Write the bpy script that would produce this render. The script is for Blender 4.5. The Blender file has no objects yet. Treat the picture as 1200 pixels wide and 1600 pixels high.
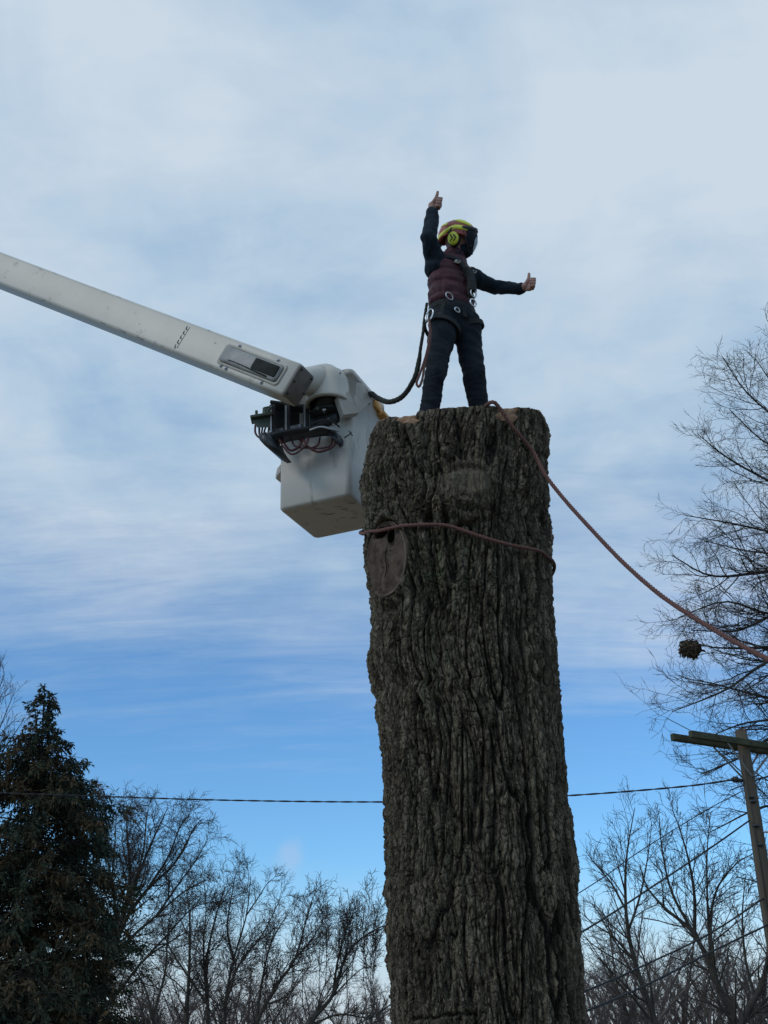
import bpy, math, random
import numpy as np
from mathutils import Vector, Matrix

# ------------------------------------------------------------------ camera, world, sun, exposure
scene = bpy.context.scene
COL = scene.collection
F, PITCH, ROLL = 1700.0, math.radians(26.0), math.radians(0.93)
EYE = np.array([0.0, 0.0, 1.6])
fw = np.array([0, math.cos(PITCH), math.sin(PITCH)])
up0 = np.array([0, -math.sin(PITCH), math.cos(PITCH)])
rt0 = np.array([1.0, 0, 0])
UP = up0 * math.cos(ROLL) + rt0 * math.sin(ROLL)
RT = rt0 * math.cos(ROLL) - up0 * math.sin(ROLL)


def at(px, py, Y):
    """world point whose horizontal distance ahead of the camera is Y, seen at photo pixel px, py"""
    r = RT * (px - 600) / F + UP * (800 - py) / F + fw
    return EYE + r * (Y / r[1])


def proj(P):
    d = np.asarray(P, float) - EYE
    z = d @ fw
    return np.stack([600 + F * (d @ RT) / z, 800 - F * (d @ UP) / z], -1)


cam_d = bpy.data.cameras.new('camera')
cam = bpy.data.objects.new('camera', cam_d)
COL.objects.link(cam)
cam_d.sensor_fit = 'VERTICAL'
cam_d.sensor_height = 36
cam_d.lens = F / 1600 * 36
cam_d.clip_start = 0.1
cam_d.clip_end = 4000
M = Matrix((tuple(RT), tuple(UP), tuple(-fw))).transposed().to_4x4()
M.translation = Vector(EYE)
cam.matrix_world = M
scene.camera = cam

SUN_EL, SUN_AZ = math.radians(33), math.radians(-62)   # azimuth measured from +Y (view direction) towards +X
world = bpy.data.worlds.new('World')
scene.world = world
world.use_nodes = True
nt = world.node_tree
nt.nodes.clear()


def N(tree, typ, **kw):
    n = tree.nodes.new(typ)
    for k, v in kw.items():
        if k == 'inp':
            for i, x in v.items():
                n.inputs[i].default_value = x
        else:
            setattr(n, k, v)
    return n


def ramp(tree, stops, interp='LINEAR'):
    n = tree.nodes.new('ShaderNodeValToRGB')
    n.color_ramp.interpolation = interp
    e = n.color_ramp.elements
    while len(e) < len(stops):
        e.new(0.5)
    for i, (p, c) in enumerate(stops):
        e[i].position = p
        e[i].color = (c[0], c[1], c[2], 1) if hasattr(c, '__len__') else (c, c, c, 1)
    return n


def build_world():
    L = nt.links.new
    out = N(nt, 'ShaderNodeOutputWorld')
    bg = N(nt, 'ShaderNodeBackground', inp={'Strength': 0.10})
    L(bg.outputs[0], out.inputs[0])
    sky = N(nt, 'ShaderNodeTexSky', sky_type='NISHITA', sun_disc=False)
    sky.sun_elevation = SUN_EL
    sky.sun_rotation = SUN_AZ
    sky.altitude = 50
    sky.air_density = 1.0
    sky.dust_density = 0.3
    sky.ozone_density = 3.0
    tc = N(nt, 'ShaderNodeTexCoord')
    sep = N(nt, 'ShaderNodeSeparateXYZ')
    L(tc.outputs['Generated'], sep.inputs[0])

    def mth(op, a, b=None, clamp=False):
        n = N(nt, 'ShaderNodeMath', operation=op, use_clamp=clamp)
        for i, x in enumerate((a, b)):
            if x is None:
                continue
            if isinstance(x, (int, float)):
                n.inputs[i].default_value = x
            else:
                L(x, n.inputs[i])
        return n.outputs[0]

    def mix(f, a, b, typ='MIX'):
        n = N(nt, 'ShaderNodeMix', data_type='RGBA', blend_type=typ)
        for i, x in ((0, f), (6, a), (7, b)):
            if isinstance(x, (int, float)):
                n.inputs[i].default_value = x
            elif isinstance(x, tuple):
                n.inputs[i].default_value = x + (1,)
            else:
                L(x, n.inputs[i])
        return n.outputs[2]
    # project the view direction on a cloud deck: streaks flatten towards the horizon
    zc = mth('MAXIMUM', sep.outputs[2], 0.0)
    den = mth('ADD', zc, 0.22)
    u = mth('DIVIDE', sep.outputs[0], den)
    v = mth('DIVIDE', sep.outputs[1], den)
    cmb = N(nt, 'ShaderNodeCombineXYZ')
    L(u, cmb.inputs[0]); L(v, cmb.inputs[1])

    def noise(scale, detail, rough=0.55, dist=0.0, loc=(0, 0, 0), sc=(1, 1, 1), rz=0.0):
        mp = N(nt, 'ShaderNodeMapping')
        mp.inputs['Location'].default_value = loc
        mp.inputs['Scale'].default_value = sc
        mp.inputs['Rotation'].default_value = (0, 0, rz)
        L(cmb.outputs[0], mp.inputs[0])
        n = N(nt, 'ShaderNodeTexNoise', inp={'Scale': scale, 'Detail': detail, 'Roughness': rough, 'Distortion': dist})
        L(mp.outputs[0], n.inputs['Vector'])
        return n.outputs[0]
    n1 = noise(1.5, 5, 0.5, 0.3, (3.1, 7.7, 0))
    n2 = noise(4.2, 6, 0.55, 0.5, (9.0, 1.2, 0), (1, 0.7, 1), 0.5)
    n3 = noise(2.6, 5, 0.6, 0.2, (5.0, 2.0, 0), (0.5, 1.8, 1), -0.1)
    el = sep.outputs[2]                      # sine of elevation
    # cover: thick veil above, streaky edge, clear band, pale bank at the horizon
    n5 = noise(7.0, 7, 0.65, 0.6, (1.0, 9.0, 0), (0.45, 2.2, 1), 0.25)
    edge = mth('ADD', mth('ADD', el, mth('MULTIPLY', mth('SUBTRACT', n3, 0.5), 0.24)), mth('MULTIPLY', mth('SUBTRACT', n5, 0.5), 0.16))
    c_hi = N(nt, 'ShaderNodeMapRange', interpolation_type='SMOOTHSTEP', inp={1: 0.215, 2: 0.50, 3: 0.0, 4: 1.0})
    L(edge, c_hi.inputs[0])
    edge2 = mth('ADD', el, mth('MULTIPLY', mth('SUBTRACT', n2, 0.5), 0.03))
    c_lo = N(nt, 'ShaderNodeMapRange', interpolation_type='SMOOTHSTEP', inp={1: 0.02, 2: 0.15, 3: 0.85, 4: 0.0})
    L(edge2, c_lo.inputs[0])
    tint = mix(1.0, sky.outputs[0], (0.86, 1.31, 1.60), 'MULTIPLY')
    # veil brightness patches
    n4 = noise(9.5, 6, 0.6, 0.3, (2.0, 5.5, 0), (0.7, 1.3, 1), 0.4)
    pat = mth('ADD', mth('ADD', mth('MULTIPLY', n1, 0.50), mth('MULTIPLY', n2, 0.32)), mth('MULTIPLY', n4, 0.18))
    cl = ramp(nt, [(0.38, (3.4, 5.0, 6.95)), (0.47, (4.75, 6.15, 7.55)), (0.57, (6.2, 7.15, 8.1))])
    L(pat, cl.inputs[0])
    blu = mix(mth('MULTIPLY', c_hi.outputs[0], 0.96), tint, cl.outputs[0])
    low = mix(c_lo.outputs[0], blu, (6.0, 6.7, 7.6))
    # one small stray puff low in the clear band
    r_ = RT * (452 - 600) / F + UP * (800 - 1337) / F + fw
    r_ = r_ / np.linalg.norm(r_)
    vd = N(nt, 'ShaderNodeVectorMath', operation='DISTANCE'); vd.inputs[1].default_value = tuple(r_)
    L(tc.outputs['Generated'], vd.inputs[0])
    nn_ = N(nt, 'ShaderNodeTexNoise', inp={'Scale': 45.0, 'Detail': 5}); L(tc.outputs['Generated'], nn_.inputs['Vector'])
    dd = mth('ADD', vd.outputs['Value'], mth('MULTIPLY', mth('SUBTRACT', nn_.outputs[0], 0.5), 0.022))
    pf = N(nt, 'ShaderNodeMapRange', interpolation_type='SMOOTHSTEP', inp={1: 0.002, 2: 0.019, 3: 0.26, 4: 0.0}); L(dd, pf.inputs[0])
    low = mix(pf.outputs[0], low, (5.6, 5.9, 6.9))
    L(low, bg.inputs[0])


build_world()
sun_d = bpy.data.lights.new('sun', 'SUN')
sun_d.energy = 0.7
sun_d.angle = math.radians(14)
sun_d.color = (1.0, 0.95, 0.88)
sun = bpy.data.objects.new('sun', sun_d)
COL.objects.link(sun)
# the sun stands to the left and a little behind the photographer, behind the veil of cloud
sdir = Vector((math.sin(math.radians(-118)) * math.cos(SUN_EL), math.cos(math.radians(-118)) * math.cos(SUN_EL), math.sin(SUN_EL)))
sun.rotation_euler = sdir.to_track_quat('Z', 'Y').to_euler()
for n_ in nt.nodes:
    if n_.bl_idname == 'ShaderNodeTexSky':
        n_.sun_rotation = math.radians(-118)
scene.view_settings.view_transform = 'Standard'
scene.view_settings.look = 'None'
scene.view_settings.gamma = 1
scene.view_settings.exposure = 0.0
scene.view_settings.use_curve_mapping = False

rng = np.random.default_rng(7)

# ------------------------------------------------------------------ helpers
ORG = {}


def mesh_from(name, V, Fq, Ft=None, smooth=True, mat=None, mats=None, matidx=None):
    me = bpy.data.meshes.new(name)
    V = np.asarray(V, np.float32)
    Fq = np.asarray(Fq, np.int32).reshape(-1, 4) if Fq is not None and len(Fq) else np.zeros((0, 4), np.int32)
    Ft = np.asarray(Ft, np.int32).reshape(-1, 3) if Ft is not None and len(Ft) else np.zeros((0, 3), np.int32)
    me.vertices.add(len(V))
    me.vertices.foreach_set('co', V.ravel())
    nl = Fq.size + Ft.size
    me.loops.add(nl)
    me.loops.foreach_set('vertex_index', np.concatenate([Fq.ravel(), Ft.ravel()]))
    me.polygons.add(len(Fq) + len(Ft))
    st = np.concatenate([np.arange(len(Fq)) * 4, Fq.size + np.arange(len(Ft)) * 3]).astype(np.int32)
    me.polygons.foreach_set('loop_start', st)
    me.polygons.foreach_set('use_smooth', np.full(len(st), smooth))
    me.update(calc_edges=True)
    me.validate(verbose=False)
    if mat:
        me.materials.append(mat)
    if mats:
        for m in mats:
            me.materials.append(m)
        me.polygons.foreach_set('material_index', np.asarray(matidx, np.int32))
    return me


class MB:
    """collects shapes for ONE mesh"""

    def __init__(s):
        s.V, s.Q, s.T, s.n = [], [], [], 0

    def add(s, V, Q=None, T=None):
        V = np.asarray(V, float).reshape(-1, 3)
        if Q is not None and len(Q):
            s.Q.append(np.asarray(Q, int).reshape(-1, 4) + s.n)
        if T is not None and len(T):
            s.T.append(np.asarray(T, int).reshape(-1, 3) + s.n)
        s.V.append(V)
        s.n += len(V)
        return s

    def loft(s, rings, caps=True, close=True):
        R = np.asarray(rings, float)
        K, n = R.shape[:2]
        i = np.arange(K - 1)[:, None] * n
        m = n if close else n - 1
        j = np.arange(m)[None]
        k = (j + 1) % n
        Q = np.stack([i + j, i + k, i + n + k, i + n + j], -1).reshape(-1, 4)
        V = R.reshape(-1, 3)
        T = []
        if caps:
            V = np.vstack([V, R[0].mean(0), R[-1].mean(0)])
            a, b = K * n, K * n + 1
            for q in range(n):
                T.append((a, (q + 1) % n, q))
                T.append((b, (K - 1) * n + q, (K - 1) * n + (q + 1) % n))
        return s.add(V, Q, T)

    def tube(s, pts, r, n=8, caps=True):
        P = np.asarray(pts, float)
        r = np.broadcast_to(np.asarray(r, float), (len(P),))
        t = np.gradient(P, axis=0)
        t /= np.linalg.norm(t, axis=1)[:, None] + 1e-12
        ref = np.array([0, 0, 1.0]) if abs(t[0, 2]) < 0.9 else np.array([1.0, 0, 0])
        x = np.cross(ref, t[0]); x /= np.linalg.norm(x)
        rings = []
        a = np.arange(n) / n * 2 * np.pi
        for k in range(len(P)):
            x = x - t[k] * (x @ t[k]); x /= np.linalg.norm(x) + 1e-12
            y = np.cross(t[k], x)
            rings.append(P[k] + r[k] * (np.cos(a)[:, None] * x + np.sin(a)[:, None] * y))
        return s.loft(rings, caps)

    def capsule(s, a, b, ra, rb, n=14):
        a, b = np.asarray(a, float), np.asarray(b, float)
        d = b - a; L = np.linalg.norm(d) + 1e-9; d /= L
        pts, rr = [], []
        for q in np.linspace(-1, 0, 5):
            pts.append(a + d * ra * q * 0.999); rr.append(ra * math.sqrt(max(1e-4, 1 - q * q)))
        for q in np.linspace(0, 1, 5):
            pts.append(b + d * rb * q * 0.999); rr.append(rb * math.sqrt(max(1e-4, 1 - q * q)))
        # straight frame (ends would bend the tangents otherwise)
        ref = np.array([0, 0, 1.0]) if abs(d[2]) < 0.9 else np.array([1.0, 0, 0])
        x = np.cross(ref, d); x /= np.linalg.norm(x); y = np.cross(d, x)
        an = np.arange(n) / n * 2 * np.pi
        return s.loft([p + r * (np.cos(an)[:, None] * x + np.sin(an)[:, None] * y) for p, r in zip(pts, rr)])

    def chain(s, pts, rad, n=14):
        for i in range(len(pts) - 1):
            s.capsule(pts[i], pts[i + 1], rad[i], rad[i + 1], n)
        return s

    def ellipsoid(s, c, ax, n=20, m=12):
        """ax: 3 axis vectors already scaled"""
        c = np.asarray(c, float); A = np.asarray(ax, float)
        an = np.arange(n) / n * 2 * np.pi
        rings = []
        for ph in np.linspace(-np.pi / 2 + 0.02, np.pi / 2 - 0.02, m):
            rings.append(c + math.cos(ph) * (np.cos(an)[:, None] * A[0] + np.sin(an)[:, None] * A[1]) + math.sin(ph) * A[2])
        return s.loft(rings)

    def box(s, c, ax, bev=0.0):
        """oriented box: centre, 3 half-axis vectors; bev cuts the edges"""
        c = np.asarray(c, float); A = np.asarray(ax, float)
        L = np.linalg.norm(A, axis=1); U = A / L[:, None]
        b = min(bev, 0.45 * L.min())
        if b <= 0:
            rr = [(-1, 0), (1, 0)]
            rings = [c + A[2] * z + np.array([A[0] * x + A[1] * y for x, y in ((-1, -1), (1, -1), (1, 1), (-1, 1))]) for z in (-1, 1)]
            return s.loft(rings)
        rings = []
        for z, ins in ((-L[2], b), (-L[2] + b, 0), (L[2] - b, 0), (L[2], b)):
            X, Y = L[0] - ins, L[1] - ins
            pts = [(-X + b, -Y), (X - b, -Y), (X, -Y + b), (X, Y - b), (X - b, Y), (-X + b, Y), (-X, Y - b), (-X, -Y + b)]
            rings.append(c + U[2] * z + np.array([U[0] * x + U[1] * y for x, y in pts]))
        return s.loft(rings)

    def data(s):
        V = np.vstack(s.V)
        Q = np.vstack(s.Q) if s.Q else None
        T = np.vstack(s.T) if s.T else None
        return V, Q, T

    def build(s, name, mat, parent=None, smooth=True):
        V, Q, T = s.data()
        return place(name, mesh_from(name, V, Q, T, smooth, mat), parent)


def place(name, me, parent=None, org=None):
    """link a mesh whose vertices are in world space as a child of parent (or free standing, origin at org)"""
    o = bpy.data.objects.new(name, me)
    COL.objects.link(o)
    if parent is not None:
        org = ORG[parent.name]
        o.parent = parent
        ORG[o.name] = org
    else:
        if org is None:
            n = len(me.vertices); a = np.empty(n * 3, np.float32); me.vertices.foreach_get('co', a)
            a = a.reshape(-1, 3); org = np.array([a[:, 0].mean(), a[:, 1].mean(), a[:, 2].min()])
        org = np.asarray(org, float)
        o.location = org
        ORG[o.name] = org
    me.transform(Matrix.Translation(-Vector(org)))
    return o


def tag(o, label=None, cat=None, group=None, kind=None):
    for k, v in (('label', label), ('category', cat), ('group', group), ('kind', kind)):
        if v:
            o[k] = v
    return o


def thing(name, loc, label, cat, group=None):
    o = bpy.data.objects.new(name, None)
    o.empty_display_size = 0.2
    COL.objects.link(o)
    o.location = tuple(loc)
    ORG[o.name] = np.asarray(loc, float)
    return tag(o, label, cat, group)


def nrm(v):
    v = np.asarray(v, float)
    return v / np.linalg.norm(v)


def spline(P, n):
    """Catmull-Rom through P, n samples"""
    P = np.asarray(P, float)
    Q = np.vstack([2 * P[0] - P[1], P, 2 * P[-1] - P[-2]])
    d = np.r_[0, np.cumsum(np.linalg.norm(np.diff(P, axis=0), axis=1))]
    t = np.linspace(0, d[-1], n)
    out = []
    for x in t:
        i = min(np.searchsorted(d, x, side='right') - 1, len(P) - 2); i = max(i, 0)
        u = (x - d[i]) / (d[i + 1] - d[i] + 1e-12)
        a, b, c, e = Q[i], Q[i + 1], Q[i + 2], Q[i + 3]
        out.append(0.5 * ((2 * b) + (-a + c) * u + (2 * a - 5 * b + 4 * c - e) * u ** 2 + (-a + 3 * b - 3 * c + e) * u ** 3))
    return np.array(out)


# vectorised gradient noise
_perm = np.random.default_rng(11).permutation(256)
_perm = np.concatenate([_perm, _perm, _perm]).astype(np.int64)
_g = np.random.default_rng(12).normal(size=(256, 3)); _g /= np.linalg.norm(_g, axis=1)[:, None]


def pn(x, y, z=0.0):
    x, y, z = np.broadcast_arrays(np.asarray(x, float), y, z)
    xi, yi, zi = np.floor(x).astype(int), np.floor(y).astype(int), np.floor(z).astype(int)
    xf, yf, zf = x - xi, y - yi, z - zi
    fx, fy, fz = (t * t * t * (t * (t * 6 - 15) + 10) for t in (xf, yf, zf))
    r = 0
    for dx in (0, 1):
        wx = fx if dx else 1 - fx
        for dy in (0, 1):
            wy = fy if dy else 1 - fy
            for dz in (0, 1):
                wz = fz if dz else 1 - fz
                h = _perm[_perm[_perm[(xi + dx) & 255] + ((yi + dy) & 255)] + ((zi + dz) & 255)]
                G = _g[h]
                r = r + wx * wy * wz * (G[..., 0] * (xf - dx) + G[..., 1] * (yf - dy) + G[..., 2] * (zf - dz))
    return r * 1.6


def fbm(x, y, z=0.0, o=4, g=0.5):
    r, a = 0, 1.0
    for i in range(o):
        r = r + a * pn(x * 2 ** i + 17.3 * i, y * 2 ** i + 5.1 * i, z * 2 ** i + 9.7 * i)
        a *= g
    return r


def sstep(a, b, x):
    t = np.clip((x - a) / (b - a), 0, 1)
    return t * t * (3 - 2 * t)


# ------------------------------------------------------------------ materials
def material(name, base, rough=0.6, metal=0.0, var=None, vscale=6.0, bump=0.0, bscale=60.0, spec=0.4, stops=None, attr=None,
             detail=5, coords='Object', stretch=(1, 1, 1), alpha=None, transmission=0.0, layer=None):
    m = bpy.data.materials.new(name)
    m.use_nodes = True
    t = m.node_tree
    L = t.links.new
    b = t.nodes['Principled BSDF']
    b.inputs['Roughness'].default_value = rough
    b.inputs['Metallic'].default_value = metal
    b.inputs['Specular IOR Level'].default_value = spec
    b.inputs['Transmission Weight'].default_value = transmission
    tc = N(t, 'ShaderNodeTexCoord')
    mp = N(t, 'ShaderNodeMapping')
    mp.inputs['Scale'].default_value = stretch
    L(tc.outputs[coords], mp.inputs[0])
    col = None
    if var or stops:
        n = N(t, 'ShaderNodeTexNoise', inp={'Scale': vscale, 'Detail': detail, 'Roughness': 0.62})
        L(mp.outputs[0], n.inputs['Vector'])
        r = ramp(t, stops if stops else [(0.3, base), (0.7, var)])
        L(n.outputs[0], r.inputs[0])
        col = r.outputs[0]
    else:
        b.inputs['Base Color'].default_value = tuple(base) + (1,)
    if layer:      # (colour, scale, threshold, width, stretch)
        c2, sc2, th, wd, st2 = layer
        mp2 = N(t, 'ShaderNodeMapping'); mp2.inputs['Scale'].default_value = st2
        L(tc.outputs[coords], mp2.inputs[0])
        n2 = N(t, 'ShaderNodeTexNoise', inp={'Scale': sc2, 'Detail': 6, 'Roughness': 0.7})
        L(mp2.outputs[0], n2.inputs['Vector'])
        r2 = ramp(t, [(th, 0.0), (th + wd, 1.0)])
        L(n2.outputs[0], r2.inputs[0])
        mx = N(t, 'ShaderNodeMix', data_type='RGBA')
        L(r2.outputs[0], mx.inputs[0])
        if col is None:
            mx.inputs[6].default_value = tuple(base) + (1,)
        else:
            L(col, mx.inputs[6])
        mx.inputs[7].default_value = tuple(c2) + (1,)
        col = mx.outputs[2]
    if attr:       # (attribute name, colour)
        for an, ac in attr:
            A = N(t, 'ShaderNodeAttribute', attribute_name=an)
            mx = N(t, 'ShaderNodeMix', data_type='RGBA')
            L(A.outputs['Fac'], mx.inputs[0])
            L(col, mx.inputs[6]) if col is not None else None
            mx.inputs[7].default_value = tuple(ac) + (1,)
            col = mx.outputs[2]
    if col is not None:
        L(col, b.inputs['Base Color'])
    if bump:
        n = N(t, 'ShaderNodeTexNoise', inp={'Scale': bscale, 'Detail': 6, 'Roughness': 0.65})
        L(mp.outputs[0], n.inputs['Vector'])
        bp = N(t, 'ShaderNodeBump', inp={'Strength': 1.0, 'Distance': bump})
        L(n.outputs[0], bp.inputs['Height'])
        L(bp.outputs[0], b.inputs['Normal'])
    if alpha is not None:
        b.inputs['Alpha'].default_value = alpha
    return m


MAT = {}
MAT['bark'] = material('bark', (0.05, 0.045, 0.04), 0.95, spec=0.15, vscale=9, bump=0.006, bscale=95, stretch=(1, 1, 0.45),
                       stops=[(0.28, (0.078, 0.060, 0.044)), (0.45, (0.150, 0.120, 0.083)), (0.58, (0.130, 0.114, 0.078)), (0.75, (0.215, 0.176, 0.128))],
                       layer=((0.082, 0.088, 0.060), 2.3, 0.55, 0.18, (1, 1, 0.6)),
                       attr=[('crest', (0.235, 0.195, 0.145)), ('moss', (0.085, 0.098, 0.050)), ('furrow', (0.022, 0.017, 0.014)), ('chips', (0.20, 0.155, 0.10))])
MAT['fresh_wood'] = material('fresh_wood', (0.40, 0.26, 0.155), 0.85, vscale=14, var=(0.20, 0.095, 0.055), bump=0.008, bscale=70, stretch=(1, 1, 0.3))
MAT['old_wood'] = material('old_wood', (0.048, 0.036, 0.029), 0.95, vscale=16, var=(0.125, 0.090, 0.068), bump=0.004, bscale=50, spec=0.2,
                           layer=((0.040, 0.028, 0.022), 7, 0.56, 0.12, (1, 1, 1)))
MAT['scar_edge'] = material('scar_edge', (0.11, 0.082, 0.062), 0.9, vscale=30, var=(0.19, 0.145, 0.11), bump=0.003, bscale=80, spec=0.15)
MAT['dark_hole'] = material('dark_hole', (0.012, 0.009, 0.008), 1.0, spec=0.05, var=(0.02, 0.016, 0.012))
MAT['twig'] = material('twig', (0.045, 0.036, 0.032), 0.9, vscale=3, var=(0.085, 0.072, 0.062), spec=0.15, bump=0.004, bscale=40)
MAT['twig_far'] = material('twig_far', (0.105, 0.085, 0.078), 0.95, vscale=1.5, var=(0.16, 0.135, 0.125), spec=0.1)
MAT['limb'] = material('limb', (0.038, 0.034, 0.030), 0.95, vscale=4, var=(0.075, 0.068, 0.058), spec=0.1, bump=0.008, bscale=25)
MAT['conifer'] = material('conifer', (0.02, 0.03, 0.02), 0.85, vscale=1.3, detail=7, spec=0.15,
                          stops=[(0.36, (0.020, 0.034, 0.022)), (0.48, (0.032, 0.042, 0.027)), (0.57, (0.075, 0.052, 0.028)), (0.72, (0.125, 0.080, 0.042))])
MAT['pine'] = material('pine', (0.02, 0.035, 0.022), 0.85, vscale=2, var=(0.035, 0.055, 0.03), spec=0.15)
MAT['white_fibreglass'] = material('white_fibreglass', (0.50, 0.465, 0.40), 0.42, vscale=2.2, var=(0.57, 0.535, 0.465), spec=0.4, bump=0.0006, bscale=30,
                                   layer=((0.26, 0.23, 0.19), 7.0, 0.60, 0.14, (1, 1, 1)))
MAT['bucket_plastic'] = material('bucket_plastic', (0.46, 0.42, 0.37), 0.48, vscale=3, var=(0.55, 0.51, 0.45), spec=0.4, bump=0.0006, bscale=25,
                                 layer=((0.20, 0.17, 0.14), 5.0, 0.57, 0.16, (1.4, 1.4, 0.35)))
MAT['scuff'] = material('scuff', (0.09, 0.085, 0.08), 0.7, var=(0.22, 0.21, 0.19), vscale=30)
MAT['tan_plastic'] = material('tan_plastic', (0.36, 0.33, 0.28), 0.55, vscale=6, var=(0.46, 0.43, 0.38), bump=0.0008, bscale=40)
MAT['end_cap'] = material('end_cap', (0.12, 0.10, 0.085), 0.7, vscale=14, var=(0.19, 0.165, 0.14), bump=0.001)
MAT['clear_cover'] = material('clear_cover', (0.20, 0.20, 0.19), 0.5, vscale=7, var=(0.36, 0.35, 0.33), spec=0.35, stretch=(1, 1, 2))
MAT['dark_window'] = material('dark_window', (0.02, 0.022, 0.02), 0.8, vscale=9, var=(0.045, 0.048, 0.04), spec=0.1)
MAT['black_metal'] = material('black_metal', (0.014, 0.016, 0.019), 0.45, vscale=12, var=(0.030, 0.033, 0.037), spec=0.5)
MAT['grey_metal'] = material('grey_metal', (0.42, 0.43, 0.44), 0.38, metal=0.7, vscale=14, var=(0.55, 0.56, 0.57))
MAT['green_metal'] = material('green_metal', (0.05, 0.07, 0.055), 0.5, metal=0.3, vscale=12, var=(0.09, 0.11, 0.09))
MAT['red_hose'] = material('red_hose', (0.055, 0.014, 0.015), 0.5, vscale=20, var=(0.10, 0.026, 0.027))
MAT['black_hose'] = material('black_hose', (0.015, 0.015, 0.017), 0.5, vscale=20, var=(0.03, 0.03, 0.032))
MAT['orange_plastic'] = material('orange_plastic', (0.50, 0.22, 0.04), 0.5, vscale=10, var=(0.62, 0.34, 0.10))
MAT['rope_red'] = material('rope_red', (0.10, 0.042, 0.034), 0.9, vscale=120, var=(0.18, 0.092, 0.078), bump=0.002, bscale=220)
MAT['rope_dark'] = material('rope_dark', (0.018, 0.022, 0.020), 0.9, vscale=70, var=(0.045, 0.050, 0.042), bump=0.003, bscale=150)
MAT['skin'] = material('skin', (0.27, 0.145, 0.115), 0.55, vscale=25, var=(0.33, 0.19, 0.15), bump=0.0008, bscale=200)
MAT['navy_cloth'] = material('navy_cloth', (0.011, 0.018, 0.026), 0.92, vscale=14, var=(0.020, 0.030, 0.040), bump=0.002, bscale=160, spec=0.15)
MAT['trouser_cloth'] = material('trouser_cloth', (0.007, 0.010, 0.015), 0.9, vscale=9, var=(0.015, 0.019, 0.026), bump=0.002, bscale=120, spec=0.2)
MAT['maroon_quilt'] = material('maroon_quilt', (0.046, 0.012, 0.018), 0.62, vscale=10, var=(0.068, 0.019, 0.027), bump=0.004, bscale=45, spec=0.3)
MAT['boot'] = material('boot', (0.03, 0.022, 0.018), 0.7, vscale=12, var=(0.05, 0.04, 0.032))
MAT['webbing'] = material('webbing', (0.007, 0.009, 0.010), 0.85, vscale=30, var=(0.017, 0.020, 0.020), bump=0.001, bscale=200)
MAT['bright_metal'] = material('bright_metal', (0.62, 0.64, 0.66), 0.28, metal=0.85, vscale=30, var=(0.72, 0.73, 0.75))
MAT['helmet_red'] = material('helmet_red', (0.30, 0.050, 0.034), 0.35, vscale=10, var=(0.36, 0.070, 0.048), spec=0.5)
MAT['helmet_yellow'] = material('helmet_yellow', (0.70, 0.72, 0.05), 0.4, vscale=14, var=(0.80, 0.80, 0.10), spec=0.5)
MAT['black_plastic'] = material('black_plastic', (0.012, 0.013, 0.016), 0.5, vscale=14, var=(0.022, 0.023, 0.028), spec=0.4)
MAT['visor_mesh'] = material('visor_mesh', (0.006, 0.008, 0.014), 0.6, vscale=300, var=(0.014, 0.017, 0.024), spec=0.2, alpha=0.95)
MAT['visor_sky'] = material('visor_sky', (0.55, 0.60, 0.66), 0.12, spec=0.5, vscale=20, var=(0.75, 0.79, 0.83), alpha=0.6)
MAT['pole_wood'] = material('pole_wood', (0.070, 0.056, 0.042), 0.95, vscale=5, var=(0.125, 0.105, 0.082), bump=0.006, bscale=40, stretch=(1, 1, 0.08), spec=0.15,
                            layer=((0.055, 0.062, 0.036), 2.5, 0.55, 0.15, (1, 1, 0.3)))
MAT['arm_wood'] = material('arm_wood', (0.042, 0.045, 0.028), 0.95, vscale=6, var=(0.085, 0.085, 0.055), bump=0.004, bscale=40, spec=0.15)
MAT['cable'] = material('cable', (0.010, 0.010, 0.013), 0.7, vscale=20, var=(0.02, 0.02, 0.024))
MAT['ground'] = material('ground', (0.15, 0.12, 0.085), 1.0, vscale=0.6, var=(0.24, 0.20, 0.15), detail=10, bump=0.02, bscale=12, spec=0.1)
MAT['nest_leaf'] = material('nest_leaf', (0.05, 0.036, 0.024), 0.9, vscale=14, var=(0.12, 0.085, 0.05))
MAT['cloud_none'] = MAT['ground']



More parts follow.
